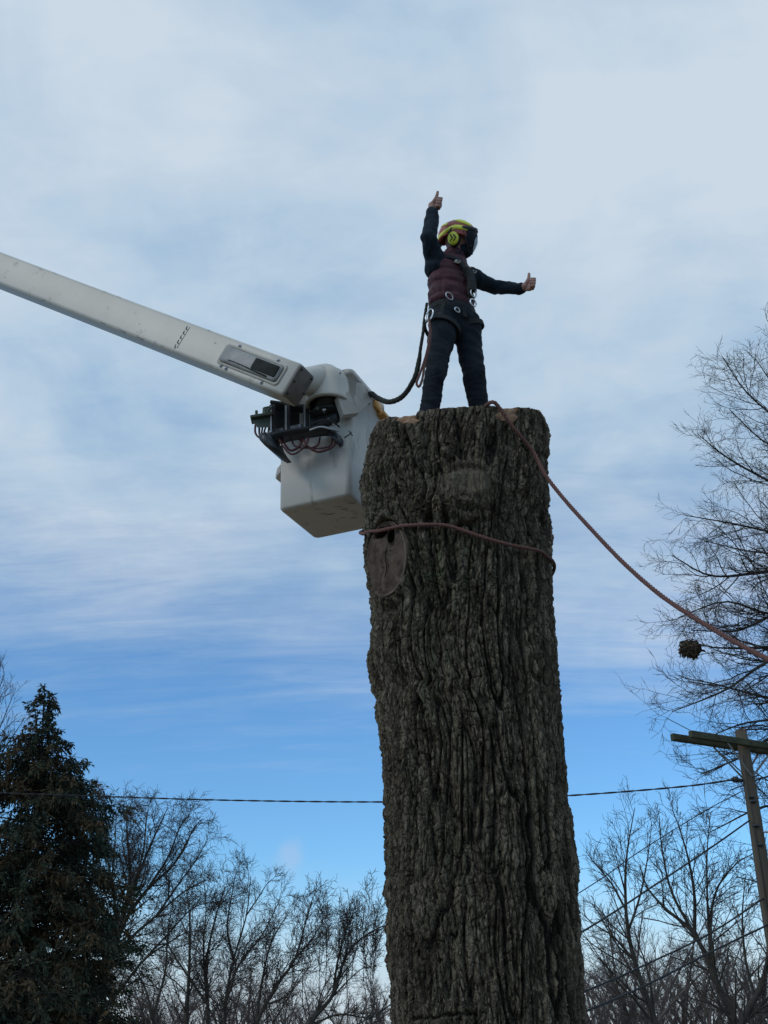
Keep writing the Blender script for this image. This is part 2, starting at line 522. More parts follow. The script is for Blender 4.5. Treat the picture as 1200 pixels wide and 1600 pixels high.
def crack_bark(m):
    t = m.node_tree; L = t.links.new
    b = t.nodes['Principled BSDF']
    tc = N(t, 'ShaderNodeTexCoord')
    n = N(t, 'ShaderNodeTexNoise', inp={'Scale': 7.0, 'Detail': 4, 'Roughness': 0.6})
    L(tc.outputs['Object'], n.inputs['Vector'])
    sc = N(t, 'ShaderNodeVectorMath', operation='SCALE'); sc.inputs['Scale'].default_value = 0.11
    L(n.outputs['Color'], sc.inputs[0])
    ad = N(t, 'ShaderNodeVectorMath', operation='ADD')
    L(tc.outputs['Object'], ad.inputs[0]); L(sc.outputs[0], ad.inputs[1])
    sm = N(t, 'ShaderNodeAttribute', attribute_name='worn')
    hs = []
    for scale, st, w in ((19.0, 0.17, 0.10), (40.0, 0.34, 0.12)):
        mp = N(t, 'ShaderNodeMapping'); mp.inputs['Scale'].default_value = (1, 1, st)
        L(ad.outputs[0], mp.inputs[0])
        v = N(t, 'ShaderNodeTexVoronoi', feature='DISTANCE_TO_EDGE', inp={'Scale': scale})
        L(mp.outputs[0], v.inputs['Vector'])
        r = N(t, 'ShaderNodeMapRange', interpolation_type='SMOOTHSTEP', inp={1: 0.0, 2: w, 3: 0.0, 4: 1.0})
        L(v.outputs['Distance'], r.inputs[0])
        hs.append(r.outputs[0])
    fine = N(t, 'ShaderNodeTexNoise', inp={'Scale': 60.0, 'Detail': 8, 'Roughness': 0.75})
    mp = N(t, 'ShaderNodeMapping'); mp.inputs['Scale'].default_value = (1, 1, 0.5)
    L(ad.outputs[0], mp.inputs[0]); L(mp.outputs[0], fine.inputs['Vector'])
    a1 = N(t, 'ShaderNodeMath', operation='MULTIPLY_ADD', inp={1: 0.55}); L(hs[1], a1.inputs[0]); L(hs[0], a1.inputs[2])
    inv = N(t, 'ShaderNodeMath', operation='SUBTRACT', inp={0: 1.0}); L(sm.outputs['Fac'], inv.inputs[1])
    a1b = N(t, 'ShaderNodeMath', operation='MULTIPLY'); L(a1.outputs[0], a1b.inputs[0]); L(inv.outputs[0], a1b.inputs[1])
    a2 = N(t, 'ShaderNodeMath', operation='MULTIPLY_ADD', inp={1: 0.9}); L(fine.outputs[0], a2.inputs[0]); L(a1b.outputs[0], a2.inputs[2])
    bp = N(t, 'ShaderNodeBump', inp={'Strength': 1.0, 'Distance': 0.014})
    L(a2.outputs[0], bp.inputs['Height']); L(bp.outputs[0], b.inputs['Normal'])
    # darker brown mixed in along the cracks
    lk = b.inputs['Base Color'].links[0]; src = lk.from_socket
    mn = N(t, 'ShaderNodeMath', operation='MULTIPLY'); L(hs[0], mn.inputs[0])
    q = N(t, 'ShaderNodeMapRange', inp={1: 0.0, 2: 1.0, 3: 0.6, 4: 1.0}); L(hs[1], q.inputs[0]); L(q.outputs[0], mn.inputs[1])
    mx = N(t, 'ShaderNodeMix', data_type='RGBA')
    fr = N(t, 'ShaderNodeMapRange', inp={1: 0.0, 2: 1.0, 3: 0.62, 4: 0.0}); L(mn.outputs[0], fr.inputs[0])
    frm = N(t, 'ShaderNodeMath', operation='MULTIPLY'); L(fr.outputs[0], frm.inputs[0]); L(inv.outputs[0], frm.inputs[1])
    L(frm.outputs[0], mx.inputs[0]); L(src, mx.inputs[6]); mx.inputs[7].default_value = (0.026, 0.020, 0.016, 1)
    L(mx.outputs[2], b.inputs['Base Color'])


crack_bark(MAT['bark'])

# ------------------------------------------------------------------ ground
def build_ground():
    # one sheet to the horizon, finely divided near the camera, a little uneven
    r = np.r_[0.01, np.geomspace(1.5, 2500, 60)]
    a = np.linspace(0, 2 * np.pi, 73)[:-1]
    R, A = np.meshgrid(r, a, indexing='ij')
    X, Y = R * np.cos(A), R * np.sin(A)
    Z = 0.05 * pn(X * 0.15, Y * 0.15, 3.0) + sstep(80, 900, R) * 4 * pn(X * 0.004, Y * 0.004, 8.0)
    mb = MB(); mb.loft(np.stack([X, Y, Z], -1), caps=False)
    V, Q, T = mb.data()
    o = place('ground', mesh_from('ground', V, Q[:, ::-1], T, True, MAT['ground']), None, (0, 0, 0))
    tag(o, kind='structure')


build_ground()

# ------------------------------------------------------------------ the big trunk
Y0 = 6.40
SIL_L = [(1760, 612), (1600, 613), (1500, 608), (1410, 606), (1395, 600), (1380, 604), (1300, 602), (1200, 597), (1130, 588), (1112, 582), (1095, 590), (1080, 582), (1050, 575), (1020, 575),
         (1000, 579), (960, 582), (930, 579), (900, 573), (860, 570), (835, 567), (815, 572), (790, 566), (770, 561), (740, 567), (715, 572), (695, 577), (675, 584), (662, 591), (652, 598), (640, 604)]
SIL_R = [(1760, 932), (1600, 919), (1500, 911), (1400, 902), (1300, 894), (1200, 885), (1100, 875), (1000, 864), (940, 860), (900, 860), (860, 859), (800, 857), (740, 856), (700, 857), (672, 855), (655, 852), (640, 847)]
_zl = np.array([at(x, y, Y0)[2] for y, x in SIL_L]); _xl = np.array([at(x, y, Y0)[0] for y, x in SIL_L])
_zr = np.array([at(x, y, Y0)[2] for y, x in SIL_R]); _xr = np.array([at(x, y, Y0)[0] for y, x in SIL_R])
TOPP = [(560, 668), (592, 656), (604, 651), (618, 647), (640, 644), (656, 642), (668, 637), (700, 635), (742, 632), (770, 632), (800, 632), (835, 636), (848, 642), (856, 655), (880, 672)]
NEXP = 2.35
RY = 0.86


def trunk_base(th, z):
    z = np.asarray(z, float)
    xl = np.interp(z, _zl, _xl); xr = np.interp(z, _zr, _xr)
    low = np.clip(1.3 - z, 0, 1.3)
    fl = 0.35 * (low / 1.3) ** 2.2
    c = (xl + xr) / 2; rx = (xr - xl) / 2 + fl
    mean = 0.56 + fl
    ry = RY * (0.35 * rx + 0.65 * mean)
    cx, sx = np.cos(th), np.sin(th)
    q = (np.abs(cx) ** NEXP + np.abs(sx) ** NEXP) ** (-1 / NEXP)
    P = np.stack([c + rx * q * cx, Y0 + 0 * z + ry * q * sx, z + 0 * th], -1)
    nn = np.stack([np.sign(cx) * np.abs(q * cx) ** (NEXP - 1) / rx, np.sign(sx) * np.abs(q * sx) ** (NEXP - 1) / ry, 0 * P[..., 0]], -1)
    nn /= np.linalg.norm(nn, axis=-1)[..., None]
    return P, nn


def surf_at(px, py, off=0.0):
    """point of the trunk front seen at photo pixel px, py"""
    th = np.linspace(np.pi, 2 * np.pi, 600)
    z = np.full_like(th, at(px, py, Y0 - 0.4)[2])
    for _ in range(6):
        P, nn = trunk_base(th, z)
        q = proj(P)
        i = np.argmin(np.abs(q[:, 0] - px) + (np.abs(th - 1.5 * np.pi) > 1.52) * 50)
        z = z + (q[i, 1] - py) * 0.0043
    P, nn = trunk_base(th[i:i + 1], z[i:i + 1])
    return P[0] + nn[0] * off, nn[0], th[i], z[i]


SC, SN, _, _ = surf_at(604, 872)
SN = nrm([-0.66, -0.74, -0.05])
SU = nrm(np.cross([0, 0, 1], SN)); SV = np.cross(SN, SU)
SA, SB = 0.158, 0.240
SC = SC + SN * 0.000


def build_trunk():
    z1 = at(700, 1640, Y0)[2]
    zs = np.r_[np.linspace(0.0, z1, 50)[:-1], np.linspace(z1, 5.30, 960)]
    th = np.r_[np.linspace(-0.22, np.pi + 0.22, 90)[1:-1], np.linspace(np.pi + 0.22, 2 * np.pi - 0.22, 430)]
    TH, Z = np.meshgrid(th, zs)
    P, NN = trunk_base(TH, Z)
    # rim height from the photo's skyline for the front, level at the back
    rimth = th
    rz = np.zeros_like(rimth)
    for i, t in enumerate(rimth):
        z = 5.3
        for _ in range(6):
            p, _n = trunk_base(np.array([t]), np.array([z]))
            q = proj(p[0])
            tgt = np.interp(q[0], [a for a, b in TOPP], [b for a, b in TOPP])
            z += (q[1] - tgt) * 0.0043
        rz[i] = z
    back = sstep(0.15, 0.6, np.sin(rimth))
    rz = rz * (1 - back) + 5.42 * back
    rz = rz + 0.006 * pn(np.cos(th) * 6, np.sin(th) * 6, 1.0) + 0.004 * pn(np.cos(th) * 22, np.sin(th) * 22, 5.0)
    RIM = rz[None, :]
    k = np.clip((Z - 4.7) / 0.6, 0, 1)
    Z2 = np.where(Z > 4.7, 4.7 + k * (RIM - 4.7), Z)
    P, NN = trunk_base(TH, Z2)
    u = np.sin(TH / 1.0) * 0  # arc coordinate from 3D position keeps noise seamless
    ax = np.cos(TH) * 0.64; ay = np.sin(TH) * 0.64; z = Z2

    def nz(fu, fz, s, wu=0.0, wz=0.0):
        return pn(ax * fu + wu + s * 3.1, ay * fu + wu * 0.7 + s * 7.7, z * fz + wz + s * 1.9)
    w1 = nz(1.6, 0.9, 1); w2 = nz(5, 2.2, 2)
    right = sstep(-0.15, 0.45, np.cos(TH) + 0.35 * w1)         # right hand side: straighter, deeper furrows
    # features
    pxy = proj(P.reshape(-1, 3)).reshape(P.shape[:2] + (2,))
    front = (np.sin(TH) < 0.1)
    kn = np.hypot((pxy[..., 0] - 733) / 48, (pxy[..., 1] - 757) / 42)                     # healed knot
    kn = np.where(front, kn, 9)
    d3 = P - SC
    du, dv = d3 @ SU / SA, d3 @ SV / SB
    sc = np.where(front, np.hypot(du, dv), 9)
    # grain swirls round knot and scar
    sw = 0.55 * np.exp(-((kn - 1.3) / 0.8) ** 2) + 0.5 * np.exp(-((sc - 1.3) / 0.6) ** 2)
    up_ = sstep(4.0, 4.6, z)                                     # near the old crotch the bark is more jumbled
    amp_w = 0.40 + 0.8 * (1 - right) + 0.8 * up_ + 1.6 * sw
    wu = amp_w * (0.30 * w1 + 0.16 * w2)
    mid = nz(2.2, 1.0, 9)
    # interlacing furrows = zero crossings of stretched noise
    f1 = np.abs(nz(8.6, 1.15 + 0 * z, 3, wu * 1.7, 0.4 * w2)) + 0.10 * np.abs(nz(26, 8, 12))
    f2 = np.abs(nz(17.0, 2.3, 4, wu * 2.5, 0.8 * w2))
    f3 = np.abs(nz(34.0, 8.5, 5, wu * 2.2, 0.5 * w1))
    g1 = 1 - sstep(0.02, 0.19, f1)
    g2 = 1 - sstep(0.0, 0.16, f2)
    g3 = 1 - sstep(0.0, 0.25, f3)
    cross = 1 - sstep(0.0, 0.16, np.abs(nz(8, 15, 6, 1.6 * w2, 1.2 * w2)))
    plates = nz(10, 3.0, 13, wu)
    plates = np.sign(plates) * np.abs(plates) ** 0.6
    fine = fbm(ax * 42, ay * 42, z * 22 + 4, 4, 0.6)
    knob = fbm(ax * 16, ay * 16, z * 13, 3, 0.6)
    dead = np.exp(-(kn / 0.95) ** 4) * 0.85
    calm = np.clip(1 - dead, 0, 1)
    depth1 = 0.029 + 0.016 * right + 0.010 * mid
    dsp = -depth1 * g1 - (0.016 + 0.005 * right) * g2 * (1 - 0.5 * g1) - 0.0120 * g3 - 0.010 * cross * (1 - right) * (0.35 + 0.65 * (nz(3, 2, 14) > 0.0))
    streak = pn(ax * 58 + wu, ay * 58, z * 5.5) + 0.6 * pn(ax * 95, ay * 95 + wu, z * 14)
    flake = np.abs(nz(26, 13, 21, 1.2 * w2, 0.8 * w2))
    fl2 = 1 - sstep(0.0, 0.13, flake)
    steps = np.floor((fbm(ax * 13, ay * 13, z * 5 + 7, 3, 0.55) + 1.0) * 4.0) / 4.0
    dsp = dsp + 0.006 * plates + 0.0060 * fine + 0.005 * knob * (0.5 + up_) + 0.0045 * streak - 0.009 * fl2 + 0.012 * (steps - 1.0)
    relief = dsp.copy()
    dsp = dsp * calm
    # large lumps: old crotch swellings and the dark vertical hollow on the right
    dsp = dsp + 0.020 * w1 + 0.018 * nz(2.6, 1.8, 8)
    X, Yp = pxy[..., 0], pxy[..., 1]

    def blob(cx, cy, a, b, p=2):
        return np.where(front, np.exp(-(np.hypot((X - cx) / a, (Yp - cy) / b)) ** p), 0)
    dsp += -0.105 * blob(790, 800, 20, 44) - 0.045 * blob(812, 845, 16, 60) - 0.03 * blob(700, 735, 60, 10)
    # long hollow running down the right third
    gx = np.interp(Yp, [640, 900, 1100, 1300, 1600], [800, 806, 812, 830, 850]) + 8 * pn(Yp * 0.012, 0.3 + 0 * Yp, 0)
    dsp += np.where(front, -0.050 * np.exp(-((X - gx) / 17) ** 2) * (0.55 + 0.45 * sstep(-0.3, 0.4, pn(Yp * 0.02, 3.3 + 0 * Yp, 0))), 0)
    gx2 = np.interp(Yp, [640, 960, 1130, 1300, 1600], [668, 676, 700, 706, 700]) + 10 * pn(Yp * 0.015, 7.3 + 0 * Yp, 0)
    dsp += np.where(front, -0.030 * np.exp(-((X - gx2) / 9) ** 2), 0)
    # knot: low dome with ripples
    dsp += 0.040 * np.exp(-(kn / 1.0) ** 4) + 0.0080 * np.sin(kn * 17 + 5 * w2 + 2 * w1) * np.exp(-((kn - 0.75) / 0.5) ** 2) + 0.020 * np.exp(-((kn - 1.25) / 0.16) ** 2) * (0.3 + 0.7 * (Yp > 770))
    # wood lump below the knot with chips
    lump = blob(680, 792, 55, 17)
    dsp += 0.035 * lump + 0.016 * lump * fbm(ax * 60, ay * 60, z * 60, 3, 0.7)
    # crack low down
    cy = 1588 + 4 * np.sin(X * 0.05) + 5 * pn(X * 0.06, 0 * X, 0)
    dsp += np.where(front & (X > 640) & (X < 745), -0.030 * np.exp(-((Yp - cy) / 2.6) ** 2), 0)
    # collar and cut face of the big pruned limb
    collar = np.exp(-((sc - 1.12) / 0.16) ** 2)
    calm2 = 1 - np.exp(-(sc / 1.0) ** 8)
    dsp = dsp * (0.2 + 0.8 * calm2) + (0.040 + 0.022 * nz(9, 7, 31)) * collar
    dsp = dsp * (1 - 0.75 * sstep(0.84, 1.0, k)) - 0.012 * sstep(0.84, 1.0, k)
    out = P + NN * dsp[..., None]
    # everything under the cut disc is pulled behind its plane
    h = (out - SC) @ SN
    tgt = -0.035
    pull = np.where(sc < 1.03, np.minimum(tgt - h, 0), 0)
    out = out + SN * (pull * 1.0)[..., None]
    h2 = (out - SC) @ SN
    lim = np.where((sc >= 1.03) & (sc < 1.6), np.minimum(0.050 + 0.02 * nz(12, 9, 33) - 0.05 * (sc - 1.03) - h2, 0), 0)
    out = out + SN * lim[..., None]
    # exposed wood nicks at the rim
    for (cx, cyy, a, b) in ((634, 650, 19, 9), (797, 643, 19, 12)):
        m = np.where(front, sstep(1.25, 0.9, np.hypot((X - cx) / a, (Yp - cyy) / b)), 0)
        out = out * (1 - m[..., None]) + (P - NN * 0.052) * m[..., None]
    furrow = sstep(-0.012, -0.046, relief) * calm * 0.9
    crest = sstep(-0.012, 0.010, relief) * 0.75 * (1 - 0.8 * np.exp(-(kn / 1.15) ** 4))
    chips = np.clip(blob(672, 786, 40, 14) * 0.9 * sstep(-0.1, 0.6, fbm(ax * 30, ay * 30, z * 30 + 3, 4, 0.7)), 0, 1)
    mn_ = fbm(ax * 14, ay * 14, z * 9 + 5, 4, 0.65)
    moss = np.clip((blob(690, 885, 62, 60) * 0.9 + blob(672, 1060, 22, 90) * 0.6 + blob(712, 1320, 16, 90) * 0.6 + blob(600, 760, 30, 60) * 0.3) * sstep(-0.25, 0.35, mn_), 0, 0.8)
    worn = np.clip(0.38 * np.exp(-((kn + 0.25 * pn(ax * 9, ay * 9, z * 9)) / 0.95) ** 6), 0, 1)
    K, n = TH.shape
    mb = MB(); mb.loft(out, caps=False)
    V, Q, T = mb.data()
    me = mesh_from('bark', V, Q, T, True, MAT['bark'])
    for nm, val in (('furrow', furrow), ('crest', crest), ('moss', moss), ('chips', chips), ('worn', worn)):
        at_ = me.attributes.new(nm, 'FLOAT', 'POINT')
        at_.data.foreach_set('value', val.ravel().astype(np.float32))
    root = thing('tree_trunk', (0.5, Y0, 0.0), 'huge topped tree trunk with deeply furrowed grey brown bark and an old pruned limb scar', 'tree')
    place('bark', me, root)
    # flat saw-cut top
    rim = out[-1]
    c = rim.mean(0); c[2] = 5.24
    rings = []
    for s in np.linspace(1, 0.02, 16):
        r = c + (rim - c) * s
        base_z = 5.15 + 0.16 * (r[:, 1] - 5.85)
        w = s ** 5
        r[:, 2] = rim[:, 2] * w + np.minimum(base_z, 5.45) * (1 - w) + 0.004 * pn(r[:, 0] * 9, r[:, 1] * 9, 2.0) * (1 - w)
        rings.append(r)
    mb = MB(); mb.loft(rings, caps=False)
    mb.build('sawn_top', MAT['fresh_wood'], root)
    # nicks where the saw took the bark off
    for (cx, cyy, a, b) in ((634, 650, 17, 8), (797, 643, 18, 11.5)):
        g = []
        for r in np.linspace(0.03, 1, 7):
            row = []
            for t in np.linspace(0, 2 * np.pi, 21)[:-1]:
                wob = 1 + 0.16 * math.sin(3 * t + cx) + 0.10 * math.sin(7 * t)
                xx, yy = cx + a * r * math.cos(t) * wob, cyy + b * r * math.sin(t) * wob
                yy = max(yy, np.interp(xx, [q for q, _ in TOPP], [q for _, q in TOPP]) + 0.6)
                row.append(surf_at(xx, yy, -0.038 + 0.006 * math.sin(5 * t + cx) * r - 0.006 * r ** 6)[0])
            g.append(row)
        mb = MB(); mb.loft(np.array(g)[::-1], caps=False)
        mb.build('exposed_wood', MAT['fresh_wood'], root)
    # cut face of the old limb
    n = 72; ring_a = np.arange(n) / n * 2 * np.pi
    wob = 1 + 0.04 * np.sin(3 * ring_a + 1) + 0.03 * np.sin(5 * ring_a) + 0.03 * pn(np.cos(ring_a) * 5, np.sin(ring_a) * 5, 3.3)
    rings = []
    for s, d in ((1.06, -0.10), (1.05, -0.03), (1.03, -0.004), (1.0, 0.002), (0.97, 0.0), (0.94, -0.002)):
        rings.append(SC + s * wob[:, None] * (SA * np.cos(ring_a)[:, None] * SU + SB * np.sin(ring_a)[:, None] * SV) + SN * d)
    for s in np.linspace(0.9, 0.02, 22):
        uu, vv = s * np.cos(ring_a) * wob, s * np.sin(ring_a) * wob
        d = -0.006 + 0.010 * pn(uu * 2.2, vv * 2.2, 2.0) + 0.004 * pn(uu * 14, vv * 9, 2.0) + 0.0012 * np.sin(s * 60)
        for hx, hy, ha, hb, hd in ((-0.30, 0.76, 0.28, 0.10, 0.11), (0.24, 0.62, 0.12, 0.26, 0.11), (-0.55, 0.0, 0.10, 0.6, 0.012)):
            d = d - hd * np.exp(-(np.hypot((uu - hx) / ha, (vv - hy) / hb)) ** 3)
        crack = np.abs(uu + 0.35 + 0.1 * np.sin(vv * 7)) < 0.035
        d = d - 0.012 * crack * (vv < 0.3)
        rings.append(SC + uu[:, None] * SA * SU + vv[:, None] * SB * SV + SN * d[:, None])
    mb = MB(); mb.loft(rings, caps=True)
    s_ = mb.build('limb_scar', MAT['old_wood'], root)
    # hollow openings in the cut face
    for hx, hy, ha, hb in ((-0.30, 0.76, 0.26, 0.08), (0.22, 0.62, 0.09, 0.24)):
        mb = MB()
        rr = []
        for s, d in ((1.0, -0.004), (0.8, -0.03), (0.4, -0.085), (0.05, -0.1)):
            t = np.arange(14) / 14 * 2 * np.pi
            rr.append(SC + (hx + 0.45 * hb * s * np.sin(t) + ha * s * np.cos(t) * (1 + 0.35 * np.sin(3 * t + hx * 20)))[:, None] * SA * SU + (hy + hb * s * np.sin(t) * (1 + 0.2 * np.sin(2 * t + 1)))[:, None] * SB * SV + SN * d)
        mb.loft(rr, caps=False)
        mb.build('hollow', MAT['dark_hole'], s_)
    def scp(u_, v_, d_=0.0):
        return SC + SU * SA * u_ + SV * SB * v_ + SN * d_
    for path, w_ in ((((0.05, 0.30), (-0.08, 0.0), (-0.02, -0.2), (-0.15, -0.5)), 0.0028), (((-0.10, 0.16), (0.10, 0.20), (0.26, 0.14)), 0.0022)):
        mb = MB(); P_ = spline([scp(a_, b_, -0.001) for a_, b_ in path], 22)
        rg_ = np.random.default_rng(4); P_ = P_ + rg_.normal(0, 0.0016, P_.shape)
        mb.tube(P_, np.r_[0.001, np.full(20, w_), 0.001] * rg_.uniform(0.6, 1.3, 22), 5)
        mb.build('crack', MAT['dark_hole'], s_)
    mb = MB(); tt = np.linspace(-1.9, 1.35, 40); rg_ = np.random.default_rng(6)
    mb.tube([scp(0.985 * math.cos(t), 0.985 * math.sin(t), 0.002) for t in tt], 0.0075 * rg_.uniform(0.6, 1.3, 40) * np.sin(np.linspace(0.15, 3.0, 40)) ** 0.5, 7)
    mb.build('bark_rim', MAT['scar_edge'], s_)
    return root


build_trunk()

# ------------------------------------------------------------------ ropes and cables
def twisted(pts, R, n=400, strands=3, pitch=0.06, rs=None, sides=6):
    """laid rope: strands wound round the path"""
    P = spline(pts, n)
    R = np.broadcast_to(R, (n,))
    d = np.r_[0, np.cumsum(np.linalg.norm(np.diff(P, axis=0), axis=1))]
    t = np.gradient(P, axis=0); t /= np.linalg.norm(t, axis=1)[:, None]
    x = nrm(np.cross([0.1, 0.2, 1], t[0])); X = []
    for k in range(n):
        x = nrm(x - t[k] * (x @ t[k])); X.append(x)
    X = np.array(X); Yv = np.cross(t, X)
    mb = MB()
    for s in range(strands):
        a = d / pitch * 2 * np.pi + s * 2 * np.pi / strands
        c = P + (R * 0.5)[:, None] * (np.cos(a)[:, None] * X + np.sin(a)[:, None] * Yv)
        mb.tube(c, (rs if rs is not None else R * 0.56), sides)
    return mb


def build_ropes():
    # lowering rope from the stump top down to the lower right
    pts = [at(716, 668, 6.45) + [0, 0, 0.05], at(752, 645, 6.0) + [0, 0, 0.03], surf_at(766, 634, 0.045)[0], surf_at(776, 643, 0.05)[0],
           surf_at(797, 672, 0.04)[0], surf_at(826, 709, 0.04)[0], at(851, 740, 5.95), at(880, 778, 5.85), at(925, 828, 5.65), at(975, 880, 5.45),
           at(1030, 928, 5.22), at(1085, 965, 5.0), at(1140, 998, 4.8), at(1200, 1030, 4.6), at(1290, 1075, 4.3), at(1400, 1130, 4.0)]
    mb = twisted(pts, 0.0125, 900, 3, 0.075)
    tag(mb.build('lowering_rope', MAT['rope_red']), 'dull red rope running from the stump top down across the sky to lower right', 'rope')
    # rope round the trunk
    key = [(552, 836), (567, 833), (600, 831), (630, 825), (665, 823), (695, 824), (720, 831), (760, 845), (800, 856), (835, 863), (858, 867), (870, 869)]
    pts = []
    for x, y in [(582, 832)] + key[2:-2]:
        pts.append(surf_at(x, y, 0.030)[0])
    # round the sides and the back
    th0, z0_ = surf_at(582, 832)[2:]
    th1, z1_ = surf_at(835, 863)[2:]
    tb = np.linspace(th1, th0 + 2 * np.pi, 26)[1:-1]
    zb = np.interp(np.arange(len(tb)), [0, 8, len(tb) - 5, len(tb) - 1], [z1_, z1_ + 0.05, z0_ + 0.22, z0_ + 0.03])
    Pb, Nb = trunk_base(tb, zb)
    pts += list(Pb + Nb * 0.018)
    pts.append(pts[0])
    mb = twisted(pts, 0.0115, 700, 3, 0.075)
    # short hanging tail at the right edge
    t0, nn, tt, zz = surf_at(852, 867)
    tp = trunk_base(np.array([2 * np.pi - 0.12]), np.array([zz]))
    c = tp[0][0] + tp[1][0] * 0.05
    tag(mb.build('trunk_rope', MAT['rope_red']), 'dull red rope tied round the trunk just above the limb scar', 'rope')


build_ropes()


# ------------------------------------------------------------------ aerial bucket and boom
def rrect(hx, hy, r, n=5):
    out = []
    for cx, cy, a0 in ((hx - r, hy - r, 0), (-hx + r, hy - r, 90), (-hx + r, -hy + r, 180), (hx - r, -hy + r, 270)):
        for k in range(n):
            a = math.radians(a0 + 90 * k / (n - 1))
            out.append((cx + r * math.cos(a), cy + r * math.sin(a)))
    return np.array(out)


def build_lift():
    P1 = at(465, 602, 6.55)
    P0 = at(0, 423, 6.55 + 1.4)
    a = nrm(P1 - P0); w = nrm(np.cross([0, 0, 1], a)); h = np.cross(a, w)
    Lv = np.linalg.norm(P1 - P0)
    root = thing('aerial_lift', P1 * [1, 1, 0], 'white aerial lift boom with an open square work bucket beside the trunk top', 'lift')
    H0, W0 = 0.135, 0.10

    def bp(s, t, u):    # s metres back from the tip, t up, u away from the camera
        return P1 - a * s + h * t + w * u
    # hollow fibreglass boom
    mb = MB()
    rings = []
    for s, g in ((-0.006, 0.93), (0.004, 1.0), (0.3, 1.0), (1, 1.0), (2, 1.01), (3, 1.03), (4, 1.06), (5.5, 1.09), (7.5, 1.12)):
        q = rrect(W0 * g, H0 * g, 0.028)
        # the near and far end edges are skewed like the photo's mitred tip
        rings.append([bp(s, y, x) for x, y in q])
    mb.loft(rings, caps=True)
    mb.build('boom', MAT['white_fibreglass'], root)
    # dark closing plate on the tip
    mb = MB()
    q = rrect(W0 * 0.93, H0 * 0.93, 0.024)
    mb.loft([[bp(s, y * g, x * g) for x, y in q] for s, g in ((0.0, 1), (-0.016, 1), (-0.02, 0.96))], caps=True)
    cap = mb.build('end_plate', MAT['end_cap'], root)
    for t_, u_ in ((0.10, -0.07), (0.0, -0.075), (-0.1, -0.07), (0.10, 0.07), (-0.02, 0.078)):
        mb = MB(); c = bp(-0.02, t_, u_)
        mb.tube([c, c + a * 0.008], 0.009, 8)
        mb.build('bolt', MAT['black_metal'], cap)
    # inspection cover on the near side
    mb = MB()
    s0, s1 = 0.07, 0.72

    def sd(s, t, d):
        return P1 - a * s + h * t - w * (W0 + d)
    q = rrect((s1 - s0) / 2, 0.086, 0.03)
    sm, tm = (s0 + s1) / 2, -0.005
    rings = [[sd(sm + x * g, tm + y * gy, d) for x, y in q] for g, gy, d in ((1.0, 1.0, -0.01), (1.0, 1.0, 0.006), (0.985, 0.95, 0.012), (0.95, 0.82, 0.012), (0.93, 0.76, 0.004))]
    mb.loft(rings, caps=False)
    cov = mb.build('cover_frame', MAT['tan_plastic'], root)
    mb = MB()
    rings = [[sd(sm + x * g, tm + y * gy, d) for x, y in q] for g, gy, d in ((0.94, 0.78, 0.004), (0.92, 0.72, 0.022), (0.88, 0.62, 0.030), (0.5, 0.35, 0.033))]
    mb.loft(rings, caps=True)
    mb.build('clear_cover', MAT['clear_cover'], root)
    # darker end of the clear cover and a dark slot under the bulge
    mb = MB()
    q2 = rrect(0.125, 0.046, 0.012)
    rings = [[sd(0.235 + x * g, 0.0 + y * g, d) for x, y in q2] for g, d in ((1.0, 0.026), (0.98, 0.0365), (0.9, 0.038))]
    mb.loft(rings, caps=True)
    mb.build('dark_window', MAT['dark_window'], cov)
    mb = MB()
    mb.tube([sd(s, -0.050 - 0.006 * math.sin(s * 9), 0.026) for s in np.linspace(0.16, 0.62, 16)], np.r_[0.002, np.full(14, 0.008), 0.002], 6)
    mb.build('dark_window', MAT['dark_window'], cov)
    for s_, t_ in ((0.60, 0.093), (0.19, 0.093), (0.60, -0.105), (0.22, -0.105), (0.66, -0.098)):
        mb = MB(); c = sd(s_, t_, 0.0)
        mb.tube([c, c - w * 0.006], 0.014, 12); mb.tube([c - w * 0.006, c - w * 0.014], 0.008, 6)
        mb.build('bolt', MAT['grey_metal'], cov)
    # printed measuring ticks on the side
    mb = MB()
    for k in range(5):
        t_ = 0.085 - k * 0.042
        mb.box(sd(1.20 + 0.016 * k * 0, t_, 0.0012), [a * 0.004, h * 0.011, w * 0.001])
        mb.box(sd(1.19, t_ - 0.015, 0.0012), [a * 0.010, h * 0.004, w * 0.001])
    mb.box(sd(1.17, 0, 0.0012), [a * 0.0015, h * 0.095, w * 0.001])
    mb.build('tick_mark', MAT['black_metal'], root)
    # scrapes and chips along the edges
    r = np.random.default_rng(3)
    for k in range(26):
        s_ = r.uniform(0.1, 4.2); hh = r.choice([H0 - 0.012, -H0 + 0.012, r.uniform(-0.1, 0.1)], p=[0.4, 0.35, 0.25])
        g = 1.0 if s_ < 1.5 else 1 + 0.015 * (s_ - 1.5)
        L_ = r.uniform(0.01, 0.09) if abs(hh) > 0.11 else r.uniform(0.003, 0.02)
        mb = MB()
        c = P1 - a * s_ + h * hh * g - w * (W0 * g * 1.0 - 0.0005 - (0.008 if abs(hh) > 0.11 else 0))
        mb.ellipsoid(c, [a * L_ + h * r.uniform(-0.2, 0.2) * L_, h * r.uniform(0.002, 0.006), w * 0.0035], 8, 5)
        mb.build('scrape', MAT['scuff'], root)

    # ---- bucket
    A = at(432, 797, 7.12); zb = A[2]

    def onz(px, py, z):
        rr = RT * (px - 600) / F + UP * (800 - py) / F + fw
        return EYE + rr * (z - 1.6) / rr[2]
    B = onz(550, 771, zb)
    ux = nrm(B - A); uy = np.cross([0, 0, 1], ux); S = 0.60
    ctr = A + (ux + uy) * S / 2
    HB = 1.05

    def bk(x, y, z):
        return ctr + ux * x + uy * y + np.array([0, 0, z])
    mb = MB()
    rings = []
